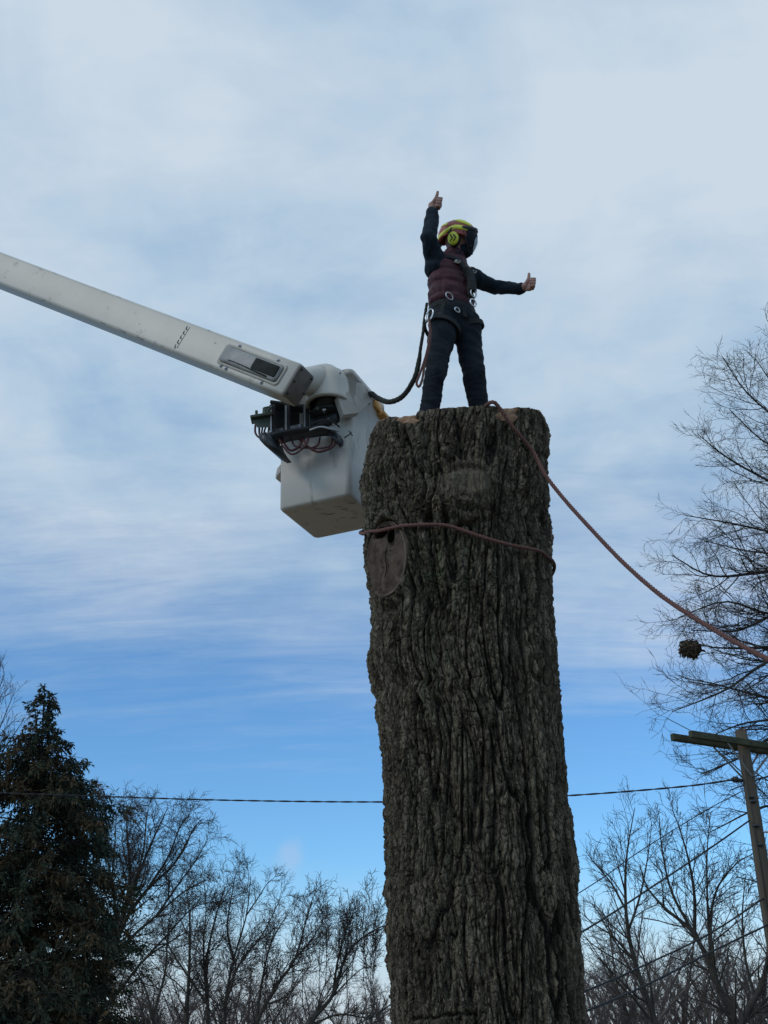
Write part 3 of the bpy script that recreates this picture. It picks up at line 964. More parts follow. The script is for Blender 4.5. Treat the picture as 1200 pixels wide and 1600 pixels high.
    for z, s, rd in ((0.0, 0.255, 0.03), (0.006, 0.280, 0.04), (0.022, 0.292, 0.045), (0.3, 0.295, 0.045), (0.6, 0.300, 0.045), (HB - 0.05, 0.303, 0.045), (HB - 0.045, 0.318, 0.05), (HB, 0.318, 0.05),
                     (HB, 0.300, 0.045), (HB - 0.03, 0.292, 0.04), (0.4, 0.286, 0.04), (0.05, 0.278, 0.035)):
        rings.append([bk(x, y, z) for x, y in rrect(s, s, rd)])
    mb.loft(rings, caps=True)
    mb.build('bucket', MAT['bucket_plastic'], root)
    # moulded step on the left side
    mb = MB()
    c = bk(-0.34, -0.16, 0.37)
    mb.loft([[c + ux * (0.055 - 0.085 * g) + uy * y * g2 + np.array([0, 0, z * g2 - 0.03 * g]) for y, z in rrect(0.11, 0.045, 0.02)] for g, g2 in ((0.0, 1), (0.6, 0.8), (1, 0.45))], caps=True)
    mb.build('step', MAT['bucket_plastic'], root)
    # scuffs on the underside and the lower edge
    for k in range(9):
        mb = MB(); x, y = r.uniform(-0.02, 0.24), r.uniform(-0.2, 0.1)
        mb.ellipsoid(bk(x, y, 0.0), [ux * r.uniform(0.01, 0.05) + uy * r.uniform(-0.02, 0.02), uy * r.uniform(0.002, 0.007), np.array([0, 0, 0.002])], 8, 5)
        mb.build('scrape', MAT['scuff'], root)
    # lip panels at the near right corner of the rim
    def quad_plate(c4, thick, name, mat, bev=0.0):
        c4 = [np.array(c) for c in c4]
        nn = nrm(np.cross(c4[1] - c4[0], c4[3] - c4[0]))
        m_ = MB(); m_.loft([[c + nn * 0 for c in c4], [c + nn * thick for c in c4]], caps=True)
        return m_.build(name, mat, root, smooth=False)
    quad_plate([at(527, 619, 6.78), at(545, 611, 6.84), at(560, 645, 6.86), at(537, 648, 6.78)], 0.05, 'lip_panel', MAT['tan_plastic'])
    quad_plate([at(547, 610, 6.92), at(566, 597, 7.02), at(581, 626, 7.06), at(560, 646, 6.92)], 0.03, 'lip_panel', MAT['tan_plastic'])
    # rolled rim collar behind the hood
    mb = MB()
    c = at(553, 607, 7.02)
    rr = [c + np.array([0.085 * math.cos(t), 0.07 * math.sin(t), 0]) for t in np.linspace(0, 2 * np.pi, 25)[:-1]]
    mb.loft([[c + (p - c) * g + np.array([0, 0, z]) for p in rr] for g, z in ((1.0, -0.16), (1.0, 0.0), (0.98, 0.012), (0.86, 0.012), (0.84, 0.0), (0.84, -0.1))], caps=False)
    mb.build('rim_collar', MAT['tan_plastic'], root)
    # orange wedge at the trunk side of the rim
    mb = MB(); mb.box(at(588, 636, 7.30), [ux * 0.028, uy * 0.06, np.array([0, 0, 0.040])], 0.006)
    mb.build('orange_pad', MAT['orange_plastic'], root)
    mb = MB(); mb.box(at(598, 650, 7.34), [ux * 0.035, uy * 0.05, np.array([0.0, 0, 0.018])], 0.005)
    mb.build('orange_pad', MAT['orange_plastic'], root)

    # ---- rotation hood: an upturned cup, open underneath
    hc = at(513, 606, 6.92)
    n = 40; t = np.arange(n) / n * 2 * np.pi
    mb = MB(); rings = []
    for rr_, z in ((0.148, -0.165), (0.172, -0.168), (0.176, -0.155), (0.165, -0.13), (0.160, -0.02), (0.152, 0.05), (0.132, 0.10), (0.095, 0.132), (0.04, 0.148), (0.003, 0.150)):
        rings.append(hc + np.stack([rr_ * np.cos(t), rr_ * np.sin(t) * 1.05, np.full(n, z)], -1))
    inner = [hc + np.stack([g * np.cos(t), g * np.sin(t), np.full(n, z)], -1) for g, z in ((0.003, 0.12), (0.09, 0.11), (0.135, 0.06), (0.142, -0.05), (0.148, -0.165))]
    mb.loft(inner + rings[1:], caps=False)
    hood = mb.build('hood', MAT['white_fibreglass'], root)
    # short neck joining hood and boom
    mb = MB(); q = rrect(0.085, 0.10, 0.04)
    mb.capsule(at(470, 596, 6.72), at(508, 596, 6.92), 0.095, 0.135, 28)
    mb.build('neck', MAT['white_fibreglass'], root)
    for px_, py_ in ((500, 577), (530, 583)):
        mb = MB(); c = at(px_, py_, 6.80)
        dcam = nrm(EYE - c)
        mb.tube([c, c + dcam * 0.012], 0.014, 12); mb.tube([c + dcam * 0.012, c + dcam * 0.016], 0.006, 6)
        mb.build('bolt', MAT['grey_metal'], hood)
    # machinery inside and below the hood
    mb = MB()
    cc = hc + np.array([0.0, 0.03, -0.10])
    mb.tube([cc + [0, 0, 0.16], cc + [0, 0, -0.10]], 0.105, 24)
    mb.tube([cc + [0, 0, -0.10], cc + [0, 0, -0.12]], 0.125, 24)
    mb.tube([cc + [-0.16, 0.06, -0.02], cc + [0.12, 0.06, -0.02]], 0.05, 14)
    mb.build('rotator', MAT['black_metal'], root)
    r2 = np.random.default_rng(8)
    for k in range(7):
        mb = MB(); c = at(r2.uniform(488, 530), r2.uniform(632, 668), 6.80)
        mb.tube([c, c + np.array([0, -0.02, -0.01])], r2.uniform(0.006, 0.014), 8)
        mb.build('fitting', MAT['grey_metal'] if k % 2 else MAT['green_metal'], root)

    mb = MB(); mb.box(at(509, 654, 6.98), [ux * 0.125, uy * 0.04, np.array([0, 0, 0.085])], 0.02); mb.build('shade_backing', MAT['black_metal'], root)  # black box added to stand in for shade in the hood opening
    # cage of dark plates left of the rotator, under the boom
    def plate(p, q_, wdt, th, mat, name='bracket_plate', up=(0, 0, 1)):
        p, q_ = np.array(p), np.array(q_)
        d = (q_ - p) / 2; L_ = np.linalg.norm(d)
        s_ = nrm(np.cross(d, up)); u_ = nrm(np.cross(s_, d))
        m_ = MB(); m_.box((p + q_) / 2, [d, s_ * th, u_ * wdt], min(th, wdt) * 0.3)
        return m_.build(name, mat, root, smooth=False)
    yb = 6.95
    for x_ in (425.5, 449, 478):
        plate(at(x_, 633, yb), at(x_, 684, yb), 0.012, 0.022, MAT['black_metal'], up=(0, 1, 0))
        plate(at(x_ - 2.0, 634, yb - 0.03), at(x_ - 2.0, 680, yb - 0.03), 0.003, 0.006, MAT['grey_metal'], name='bright_edge', up=(0, 1, 0))
    plate(at(424, 632, yb + 0.06), at(482, 640, yb + 0.03), 0.012, 0.05, MAT['black_metal'])
    plate(at(425, 657, yb + 0.12), at(482, 654, yb + 0.10), 0.11, 0.006, MAT['black_metal'])
    mb = MB()
    for x0_, y0_, w0, h0 in ((436, 676, 8, 6), (463, 671, 10, 7)):
        c = at(x0_, y0_, yb + 0.06)
        mb.box(c, [ux * w0 / 215, uy * 0.012, np.array([0, 0, h0 / 190])], 0.004)
    mb.build('valve_block', MAT['grey_metal'], root, smooth=False)
    # curved floor tray
    mb = MB(); rings = []
    for x_, y_, hh in ((421, 690, 0.026), (430, 685, 0.016), (447, 681, 0.010), (470, 677, 0.009), (500, 673, 0.009), (518, 674, 0.010), (528, 680, 0.014), (532, 688, 0.020)):
        c = at(x_, y_, 6.86)
        rings.append([c + uy * y * 0.07 + np.array([0, 0, z * hh]) for y, z in ((-1, -1), (1, -1), (1, 1), (-1, 1))])
    mb.loft(rings, caps=True); mb.build('tray', MAT['black_metal'], root)
    mb = MB(); rings = []
    for x_, y_, hh in ((423, 688, 0.03), (425, 697, 0.035), (432, 706, 0.03), (440, 712, 0.018)):
        c = at(x_, y_, 6.84)
        rings.append([c + uy * y * 0.12 + ux * z * hh for y, z in ((-1, -1), (1, -1), (1, 1), (-1, 1))])
    mb.loft(rings, caps=True); mb.build('tray_lip', MAT['black_metal'], root)
    # arm with a pointed claw on the right of the tray
    mb = MB(); mb.tube([at(512, 676, 6.84), at(524, 684, 6.82), at(533, 697, 6.82)], [0.012, 0.018, 0.016], 6)
    mb.build('tray_arm', MAT['black_metal'], root)
    mb = MB(); mb.tube([at(538, 684, 6.74), at(546, 679, 6.72), at(549, 675, 6.72)], 0.005, 6)
    mb.tube([at(545, 673, 6.72), at(551, 681, 6.72)], 0.004, 6)
    mb.build('lever', MAT['black_metal'], root)
    # control valve bank at the left with levers
    plate(at(392, 656, 6.95), at(427, 650, 6.95), 0.012, 0.05, MAT['green_metal'], name='valve_shelf')
    mb = MB(); mb.loft([[at(x_, y_, 6.93 + d) for x_, y_ in ((392, 655), (424, 651), (424, 668), (402, 668))] for d in (0, 0.06)], caps=True)
    mb.build('valve_shelf', MAT['green_metal'], root, smooth=False)
    for x_, y0_, y1_, rd in ((400.5, 655, 642, 0.011), (407, 653, 649, 0.007), (415, 653, 637, 0.016), (420, 650, 641, 0.014), (425, 648, 634, 0.010)):
        mb = MB(); mb.tube([at(x_, y0_, 6.96), at(x_ + 0.3, y1_, 6.96)], rd, 8)
        mb.build('control_lever', MAT['green_metal'], root)
    mb = MB(); mb.box(at(418, 643, 6.98), [ux * 0.03, uy * 0.03, np.array([0, 0, 0.03])], 0.006)
    mb.build('valve_block', MAT['green_metal'], root, smooth=False)

    # hoses
    def hose(pts, r_, mat, name='hose'):
        m_ = MB(); m_.tube(spline(pts, 26), r_, 8)
        return m_.build(name, mat, root)
    hose([at(399, 664, 6.94), at(399, 676, 6.93), at(406, 684, 6.92), at(424, 688, 6.90)], 0.008, MAT['red_hose'])
    hose([at(405, 666, 6.96), at(406, 680, 6.94), at(414, 687, 6.92), at(426, 684, 6.90)], 0.008, MAT['red_hose'])
    hose([at(410, 668, 6.96), at(409, 680, 6.95), at(412, 691, 6.93), at(424, 691, 6.90)], 0.007, MAT['red_hose'])
    hose([at(415, 668, 6.98), at(413, 676, 6.96), at(418, 684, 6.93), at(426, 680, 6.90)], 0.007, MAT['black_hose'])
    hose([at(420, 668, 6.98), at(419, 676, 6.97), at(421, 686, 6.94)], 0.006, MAT['black_hose'])
    hose([at(428, 634, 6.9), at(420, 640, 6.92), at(418, 650, 6.94)], 0.006, MAT['green_metal'])
    for k, (xa, xb, yd, yy) in enumerate(((436, 482, 710, 6.80), (441, 473, 704, 6.84), (468, 520, 701, 6.84), (474, 526, 706, 6.82), (455, 500, 700, 6.85))):
        hose([at(xa, 686, yy + 0.03), at(xa + 6, 697, yy), at((xa + xb) / 2 - 2, yd, yy), at(xb - 5, 697, yy), at(xb, 684, yy + 0.03)], 0.009 if k % 2 else 0.007, MAT['red_hose'])
    hose([at(486, 664, 6.78), at(498, 658, 6.76), at(512, 657, 6.76), at(524, 662, 6.78), at(531, 668, 6.8)], 0.006, MAT['black_hose'])
    hose([at(484, 672, 6.78), at(500, 667, 6.75), at(516, 670, 6.76), at(530, 674, 6.8)], 0.007, MAT['grey_metal'])
    return root


build_lift()


# ------------------------------------------------------------------ the climber
def remesh(mb, voxel, smooth_it=3, dispf=None):
    V, Q, T = mb.data()
    me = mesh_from('tmp', V, Q, T)
    o = bpy.data.objects.new('tmp', me); COL.objects.link(o)
    md = o.modifiers.new('r', 'REMESH'); md.mode = 'VOXEL'; md.voxel_size = voxel
    sm = o.modifiers.new('s', 'SMOOTH'); sm.iterations = smooth_it; sm.factor = 0.5
    dg = bpy.context.evaluated_depsgraph_get(); dg.update()
    ev = o.evaluated_get(dg)
    m2 = bpy.data.meshes.new_from_object(ev)
    bpy.data.objects.remove(o); bpy.data.meshes.remove(me)
    n = len(m2.vertices)
    co = np.empty(n * 3, np.float32); m2.vertices.foreach_get('co', co); co = co.reshape(-1, 3).astype(float)
    if dispf is not None:
        nn = np.empty(n * 3, np.float32); m2.vertices.foreach_get('normal', nn)
        co = co + nn.reshape(-1, 3) * dispf(co)[:, None]
        m2.vertices.foreach_set('co', co.astype(np.float32).ravel())
    m2.polygons.foreach_set('use_smooth', np.ones(len(m2.polygons), bool))
    m2.update()
    return m2


def build_person():
    top = lambda Y: 5.15 + 0.16 * (Y - 5.85)

    def foot(px, Y):
        p = at(px, 670, Y); return np.array([p[0], Y, top(Y)])
    fR, fL = foot(664, 6.38), foot(753, 6.56)
    root = thing('person', (fR + fL) / 2, 'climber in yellow helmet, maroon vest and dark trousers standing with both thumbs up', 'person')
    psi = math.radians(38)
    face = np.array([math.sin(psi), -math.cos(psi), 0]); left = np.array([math.cos(psi), math.sin(psi), 0]); Z = np.array([0, 0, 1.0])
    aR, aL = fR + Z * 0.09, fL + Z * 0.09
    kR, kL = at(680, 589, 6.30), at(741, 584, 6.47)
    hipR, hipL = at(693, 511, 6.40), at(727, 508, 6.50)
    pelv = (hipR + hipL) / 2 + Z * 0.04
    waist = at(706, 488, 6.46)
    chest = at(704, 436, 6.46)
    shR, shL = at(680, 413, 6.38), at(737, 433, 6.56)
    neck = at(712, 404, 6.47)
    head = at(715, 379, 6.45)
    eR, wR = at(670.5, 372, 6.22), at(676, 333, 6.26)
    eL, wL = at(772, 449, 6.68), at(814, 451, 6.52)
    gR, gL = at(681, 321, 6.26), at(826.5, 447, 6.48)

    # --- one continuous body
    b = MB()
    b.chain([aR, kR, hipR], [0.040, 0.052, 0.075]); b.chain([aL, kL, hipL], [0.040, 0.052, 0.075])
    for fo, d in ((fR, nrm([-0.15, -1, 0.3])), (fL, nrm([0.55, -0.85, 0.25]))):
        b.capsule(fo + Z * 0.05, fo + Z * 0.04 + d * 0.15, 0.042, 0.035)
    b.ellipsoid(pelv, [left * 0.15, face * 0.11, Z * 0.12])
    b.ellipsoid(waist + Z * 0.03, [left * 0.135, face * 0.095, Z * 0.14])
    b.ellipsoid(chest, [left * 0.155, face * 0.11, Z * 0.19])
    b.chain([shR, chest + Z * 0.12, shL], [0.055, 0.09, 0.055])
    b.capsule(neck - Z * 0.04, head - Z * 0.03, 0.058, 0.055)
    b.chain([shR, eR, wR], [0.052, 0.038, 0.027]); b.chain([shL, eL, wL], [0.052, 0.038, 0.027])
    # head turned towards the right
    hp = math.radians(72)
    hf = nrm([math.sin(hp), -math.cos(hp), -0.16]); hl = nrm(np.cross(nrm([0.0, -0.42, 1.0]), hf)); hu = np.cross(hf, hl)
    b.ellipsoid(head + hu * 0.02, [hf * 0.097, hl * 0.077, hu * 0.115])
    b.ellipsoid(head + hf * 0.035 - hu * 0.05, [hf * 0.06, hl * 0.055, hu * 0.065])      # jaw
    b.capsule(head + hf * 0.092 + hu * 0.005, head + hf * 0.112 - hu * 0.022, 0.009, 0.014)   # nose
    b.capsule(head + hf * 0.088 - hu * 0.052 - hl * 0.02, head + hf * 0.088 - hu * 0.052 + hl * 0.02, 0.008, 0.008)  # lips
    b.ellipsoid(head + hf * 0.075 - hu * 0.085, [hf * 0.022, hl * 0.025, hu * 0.02])
    for s in (-1, 1):
        b.ellipsoid(head + hl * s * 0.080 - hf * 0.005, [hf * 0.018, hl * 0.008, hu * 0.032])
        b.ellipsoid(head + hf * 0.083 + hu * 0.022 + hl * s * 0.030, [hf * 0.012, hl * 0.014, hu * 0.008])
        b.capsule(head + hf * 0.088 + hu * 0.042 + hl * s * 0.015, head + hf * 0.078 + hu * 0.040 + hl * s * 0.048, 0.008, 0.007)

    def hand(g, wr, Fd, Td, Nd, k=1.0):
        Fd, Td = nrm(Fd), nrm(Td); Td = nrm(Td - Fd * (Td @ Fd)); Nd = nrm(Nd - Fd * (Nd @ Fd) - Td * (Nd @ Td))
        b.capsule(wr, g - Fd * 0.028 * k, 0.026, 0.030)
        b.ellipsoid(g - Nd * 0.004, [Fd * 0.046 * k, Td * 0.043 * k, Nd * 0.021 * k])
        for i in range(4):
            off = Td * (0.031 - 0.0205 * i) * k
            ln = (1.0, 1.08, 1.0, 0.8)[i] * k
            p0 = g + Fd * 0.030 * k + off
            p1 = p0 + (Fd * 0.42 + Nd * 0.9) * 0.040 * ln
            p2 = p1 + (-Fd * 0.92 + Nd * 0.25) * 0.027 * ln
            p3 = p2 + (-Fd * 0.35 - Nd * 0.9) * 0.020 * ln
            b.chain([p0, p1, p2, p3], [0.0105 * k, 0.0098 * k, 0.0088 * k, 0.0078 * k], 10)
        t0 = g - Fd * 0.016 * k + Td * 0.018 * k + Nd * 0.016
        t1 = t0 + (Td * 0.9 + Fd * 0.40 + Nd * 0.15) * 0.034 * k
        t2 = t1 + Td * 0.028 * k + Fd * 0.002
        t3 = t2 + Td * 0.024 * k - Fd * 0.001
        b.chain([t0, t1, t2, t3], [0.0165 * k, 0.0135 * k, 0.0122 * k, 0.0105 * k], 10)
    hand(gR, wR, [0.95, -0.30, -0.25], [0.12, -0.05, 1.0], [-0.1, -1.0, 0], 1.05)
    hand(gL, wL, [0.95, -0.25, -0.1], [0.5, 0.0, 1.0], [-0.25, -1.0, -0.1], 1.02)
    place('body', remesh(b, 0.0048, 2), root)

    # --- boots
    for fo, d, nm in ((fR, nrm([-0.15, -1, 0.28]), 'boot'), (fL, nrm([0.55, -0.85, 0.25]), 'boot')):
        m = MB(); s = np.cross(Z, d); s = nrm(s)
        m.ellipsoid(fo + d * 0.12 + Z * 0.045, [d * 0.11, s * 0.054, Z * 0.045])
        m.ellipsoid(fo - d * 0.02 + Z * 0.05, [d * 0.075, s * 0.050, Z * 0.055])
        m.capsule(fo + Z * 0.06, fo + Z * 0.19, 0.058, 0.060)
        m.box(fo + d * 0.07 + Z * 0.012, [d * 0.16, s * 0.048, Z * 0.014], 0.006)
        place(nm, remesh(m, 0.008, 2), root)

    # --- trousers
    def wr_tr(co):
        zz = co[:, 2]
        a_ = 0.010 * np.clip(1 - np.abs(fbm(co[:, 0] * 5, co[:, 1] * 5, zz * 17, 2)) * 3.2, 0, 1)
        bb = 0.006 * pn(co[:, 0] * 12, co[:, 1] * 12, zz * 26 + 3) + 0.010 * pn(co[:, 0] * 4, co[:, 1] * 4, zz * 8)
        return 0.45 * a_ * (0.3 + sstep(6.1, 5.5, zz)) + 0.007 * pn(co[:, 0] * 9 + zz * 14, co[:, 1] * 9 - zz * 5, zz * 10) + 0.010 * pn(co[:, 0] * 4, co[:, 1] * 4, zz * 6)
    m = MB()
    m.chain([fR + Z * 0.10, fR * 0.62 + kR * 0.38 + Z * 0.05, kR, hipR + Z * 0.02], [0.064, 0.063, 0.073, 0.112], 20)
    m.chain([fL + Z * 0.10, fL * 0.62 + kL * 0.38 + Z * 0.05, kL, hipL + Z * 0.02], [0.066, 0.068, 0.077, 0.112], 20)
    m.capsule(hipR * 0.5 + hipL * 0.5 - Z * 0.04, pelv, 0.10, 0.12)
    m.ellipsoid(pelv + Z * 0.02, [left * 0.178, face * 0.135, Z * 0.13])
    m.ellipsoid(waist - Z * 0.02, [left * 0.168, face * 0.125, Z * 0.10])
    m.ellipsoid(hipL + left * 0.085 + face * 0.02 - Z * 0.14, [left * 0.035, face * 0.06, Z * 0.09])     # cargo pocket
    m.ellipsoid(kL + face * 0.05 + Z * 0.01, [left * 0.05, face * 0.035, Z * 0.09])
    m.ellipsoid(kR + face * 0.05 + Z * 0.01, [left * 0.05, face * 0.035, Z * 0.09])
    place('trousers', remesh(m, 0.0085, 2, wr_tr), root)

    # --- dark sweater sleeves with the shoulders
    def wr_sl(co):
        s_ = co @ np.array([0.2, 0.1, 1.0])
        return 0.007 * pn(co[:, 0] * 26, co[:, 1] * 14, co[:, 2] * 22) + 0.007 * pn(co[:, 0] * 11, co[:, 1] * 11, co[:, 2] * 13 + 4)
    m = MB()
    m.chain([shR + Z * 0.0 + left * 0.02, shR * 0.5 + eR * 0.5, eR, wR - nrm(wR - eR) * 0.0], [0.088, 0.068, 0.060, 0.047], 18)
    m.capsule(shR - Z * 0.03, shR + Z * 0.06, 0.088, 0.070)
    m.chain([shL, shL * 0.5 + eL * 0.5 + Z * 0.004, eL, wL - nrm(wL - eL) * 0.0], [0.076, 0.062, 0.056, 0.043], 18)
    m.ellipsoid(chest + Z * 0.08, [left * 0.165, face * 0.11, Z * 0.13])
    m.capsule(neck - Z * 0.05, neck + Z * 0.035, 0.075, 0.066)
    place('sweater', remesh(m, 0.0065, 2, wr_sl), root)

    # --- maroon quilted vest
    def quilt(co):
        s_ = co[:, 2] + 0.03 * (co - chest) @ left
        ph = (s_ - 0.02) / 0.105
        return 0.016 * np.abs(np.sin(np.pi * ph)) ** 0.55 - 0.010 + 0.006 * pn(co[:, 0] * 13, co[:, 1] * 13, co[:, 2] * 22) + 0.004 * pn(co[:, 0] * 40, co[:, 1] * 40, co[:, 2] * 16)
    m = MB()
    hem = waist + Z * 0.055
    m.loft([c + r1 * np.cos(np.arange(28) / 28 * 2 * np.pi)[:, None] * left + r2_ * np.sin(np.arange(28) / 28 * 2 * np.pi)[:, None] * face
            for c, r1, r2_ in ((hem - Z * 0.04 + left * 0.008, 0.166, 0.132), (hem, 0.185, 0.145), (hem * 0.6 + chest * 0.4, 0.182, 0.140), (chest, 0.184, 0.136), (chest + Z * 0.09, 0.178, 0.125), (chest + Z * 0.15, 0.13, 0.105))])
    m.capsule(neck - Z * 0.03 - face * 0.01, neck + Z * 0.025 - face * 0.012, 0.088, 0.082)
    m.chain([chest + Z * 0.12 - left * 0.11, chest + Z * 0.14, chest + Z * 0.12 + left * 0.12], [0.065, 0.09, 0.06])
    m.ellipsoid(hem + left * 0.13 + face * 0.02 - Z * 0.01, [left * 0.055, face * 0.07, Z * 0.06])
    place('vest', remesh(m, 0.0075, 2, quilt), root)

    # --- helmet
    hc = head + hu * 0.042 - hf * 0.006
    ha, hb, hh = 0.148, 0.120, 0.128

    def hp_(az, el, g=1.0):
        """az: 0 = front, 90 = wearer's right hand side (towards the camera); el: elevation"""
        az, el = math.radians(az), math.radians(el)
        cr = 1 + 0.03 * math.cos(3 * az) * math.cos(el)
        return hc + g * (hf * ha * cr * math.cos(el) * math.cos(az) - hl * hb * math.cos(el) * math.sin(az) + hu * hh * math.sin(el))
    m = MB(); rings = []
    for el, g in ((-24, 0.96), (-22, 1.03), (-14, 1.02), (0, 1.0), (14, 1.0), (28, 1.0), (42, 1.0), (56, 1.0), (70, 1.0), (80, 1.0), (89, 1.0)):
        row = []
        for k in range(48):
            az = k * 7.5
            e2 = el
            if el < 0:   # the rim rises over the ears and the brow
                e2 = el * (0.55 + 0.45 * math.cos(math.radians(2 * az)) * (1 if True else 0)) if 30 < az < 330 else el * 0.3
            row.append(hp_(az, e2, g))
        rings.append(row)
    m.loft(rings, caps=False)
    # inner shell gives thickness
    m.loft([[hc + (np.array(p) - hc) * 0.93 for p in r_] for r_ in rings][::-1], caps=False)
    helm = m.build('helmet', MAT['helmet_red'], root)
    # yellow panels lying proud of the shell
    def panel(outline, g0, name='yellow_panel', mat='helmet_yellow', n=5):
        o_ = np.array(outline, float); c_ = o_.mean(0)
        mm = MB(); rings_ = []
        for s_, g in ((1.0, g0 - 0.02), (1.0, g0 + 0.012), (0.93, g0 + 0.03), (0.5, g0 + 0.032), (0.05, g0 + 0.032)):
            rings_.append([hp_(*(c_ + (q - c_) * s_), g) for q in o_])
        mm.loft(rings_, caps=False)
        return mm.build(name, MAT[mat], helm)

    def band(path, wd, g0):
        """strip on the shell: path of (az, el), half width in degrees of elevation"""
        P_ = spline(np.array([(x, y, 0) for x, y in path], float), 20)[:, :2]
        d_ = np.gradient(P_, axis=0); nn_ = np.stack([-d_[:, 1], d_[:, 0]], -1); nn_ /= np.linalg.norm(nn_, axis=1)[:, None]
        wv = np.broadcast_to(wd, (20,)) if np.isscalar(wd) else np.interp(np.linspace(0, 1, 20), np.linspace(0, 1, len(wd)), wd)
        mm = MB(); rings_ = []
        for i in range(20):
            a0, b0 = P_[i] - nn_[i] * wv[i], P_[i] + nn_[i] * wv[i]
            rings_.append([hp_(*a0, g0 - 0.02), hp_(*a0, g0 + 0.02), hp_(*((a0 + b0) / 2), g0 + 0.035), hp_(*b0, g0 + 0.02), hp_(*b0, g0 - 0.02)])
        mm.loft(rings_, caps=True)
        return mm.build('yellow_panel', MAT['helmet_yellow'], helm)
    band([(42, 14), (62, 17), (82, 20), (100, 14), (118, 4), (140, -6), (165, -12)], [7, 8.5, 8, 7, 6, 6, 5], 1.0)
    band([(-42, 14), (-62, 17), (-82, 20), (-100, 14), (-118, 4), (-140, -6), (-165, -12)], [7, 8.5, 8, 7, 6, 6, 5], 1.0)
    band([(22, 32), (38, 42), (58, 50), (88, 58)], [9, 13, 11, 3], 1.0)
    band([(-28, 34), (-40, 50), (-58, 62), (-85, 70)], [11, 14, 11, 3], 1.0)
    band([(112, 34), (124, 40), (140, 42), (152, 34)], [2, 7, 7, 3], 1.0)
    band([(0, 66), (10, 78), (90, 86)], [6, 5, 2], 1.0)
    # rear adjuster
    m = MB(); c = hp_(172, -22, 1.05); m.ellipsoid(c, [hf * 0.026, hl * 0.035, hu * 0.026]); m.build('adjuster', MAT['black_plastic'], helm)
    # ear muffs
    for s in (-1, 1):
        ec = head + hl * s * 0.100 - hf * 0.002 + hu * 0.002
        m = MB(); n = 28; t = np.arange(n) / n * 2 * np.pi
        rings = []
        for g, d in ((0.6, -0.03), (1.08, -0.028), (1.14, -0.005), (1.02, 0.004)):
            rings.append(ec + hl * s * d + 0.046 * g * np.cos(t)[:, None] * hf * 0.92 + 0.052 * g * np.sin(t)[:, None] * hu)
        m.loft(rings, caps=True)
        cup = m.build('ear_muff', MAT['black_plastic'], helm)
        # (sub-parts stop at three levels: the yellow cap is a sibling)
        m = MB(); rings = []
        for g, d in ((0.98, 0.0), (0.98, 0.014), (0.88, 0.022), (0.45, 0.026)):
            rings.append(ec + hl * s * d + 0.046 * g * np.cos(t)[:, None] * hf * 0.92 + 0.053 * g * np.sin(t)[:, None] * hu)
        m.loft(rings, caps=True); m.build('muff_cap', MAT['helmet_yellow'], helm)
        for k in (-0.4, 0.45):
            m = MB(); oc = ec + hl * s * 0.027 + hf * (0.030 * k)
            for sg in (-1, 1):
                p_, q_ = oc + hf * 0.012, oc - hf * 0.006 + hu * sg * 0.024
                m.tube([p_, q_], 0.0042, 6)
            m.build('chevron', MAT['black_plastic'], helm)
        # arm that carries the muff
        m = MB(); m.tube(spline([ec + hl * s * 0.004 + hu * 0.045, ec + hl * s * 0.016 + hu * 0.075 - hf * 0.01, hp_(100 * -s if s > 0 else 100, -2, 1.03)], 8), 0.007, 6)
        m.build('muff_arm', MAT['black_plastic'], helm)
    # chin strap
    m = MB(); m.tube(spline([head - hl * 0.085 - hu * 0.02, head - hl * 0.065 - hu * 0.085 + hf * 0.03, head - hu * 0.125 + hf * 0.06, head + hl * 0.065 - hu * 0.085 + hf * 0.03, head + hl * 0.085 - hu * 0.02], 20), 0.008, 6)
    m.build('chin_strap', MAT['black_plastic'], helm)
    # mesh visor: curved sheet in front of the face
    vc = head + hu * 0.02
    def vis(a_, y_, g=1.0):
        a_ = math.radians(a_)
        return vc + g * (hf * 0.153 * math.cos(a_) + hl * 0.112 * math.sin(a_)) + hu * y_ - hf * 0.35 * max(0, -y_ - 0.04) * 0.5
    m = MB(); rings = []
    for y_, g, wa in ((0.066, 0.90, 60), (0.050, 0.97, 61), (0.012, 1.0, 60), (-0.032, 0.985, 54), (-0.072, 0.93, 45), (-0.106, 0.82, 33)):
        rings.append([vis(a_, y_, g) for a_ in np.linspace(-wa, wa, 25)])
    inner = [[vc + (np.array(p) - vc) * 0.97 for p in r_] for r_ in rings]
    m.loft(rings, caps=False, close=False); 
    m.build('visor', MAT['visor_mesh'], helm)
    m = MB()
    edge = [rings[k][0] for k in range(6)] + rings[-1][1:-1] + [rings[k][-1] for k in range(5, -1, -1)]
    m.tube(np.array(edge), 0.0045, 6)
    m.build('visor_rim', MAT['black_plastic'], helm)
    m = MB(); rr2 = []
    for y_, g in ((0.078, 0.86), (0.070, 1.0), (0.052, 1.02), (0.045, 0.99)):
        rr2.append([vis(a_, y_, g) for a_ in np.linspace(-66, 66, 25)])
    m.loft(rr2, caps=False, close=False); m.build('brow_guard', MAT['black_plastic'], helm)
    # pale sheet added for the sky showing through between face and visor
    m = MB(); rr3 = []
    for y_, w_ in ((0.0, 5), (-0.03, 14), (-0.055, 12), (-0.08, 9), (-0.10, 6)):
        rr3.append([vis(-9 + a_, y_, 1.03 - 0.10 * sstep(-0.03, -0.10, y_)) for a_ in np.linspace(-w_, w_, 6)])
    m.loft(rr3, caps=False, close=False); m.build('visor_sky_patch', MAT['visor_sky'], helm)
    # goggles / respirator lump under the visor to keep the dark profile
    m = MB(); m.ellipsoid(head + hf * 0.05 - hu * 0.07, [hf * 0.070, hl * 0.066, hu * 0.062]); place('face_cover', remesh(m, 0.008, 2, wr_sl), root).data.materials.append(MAT['navy_cloth'])

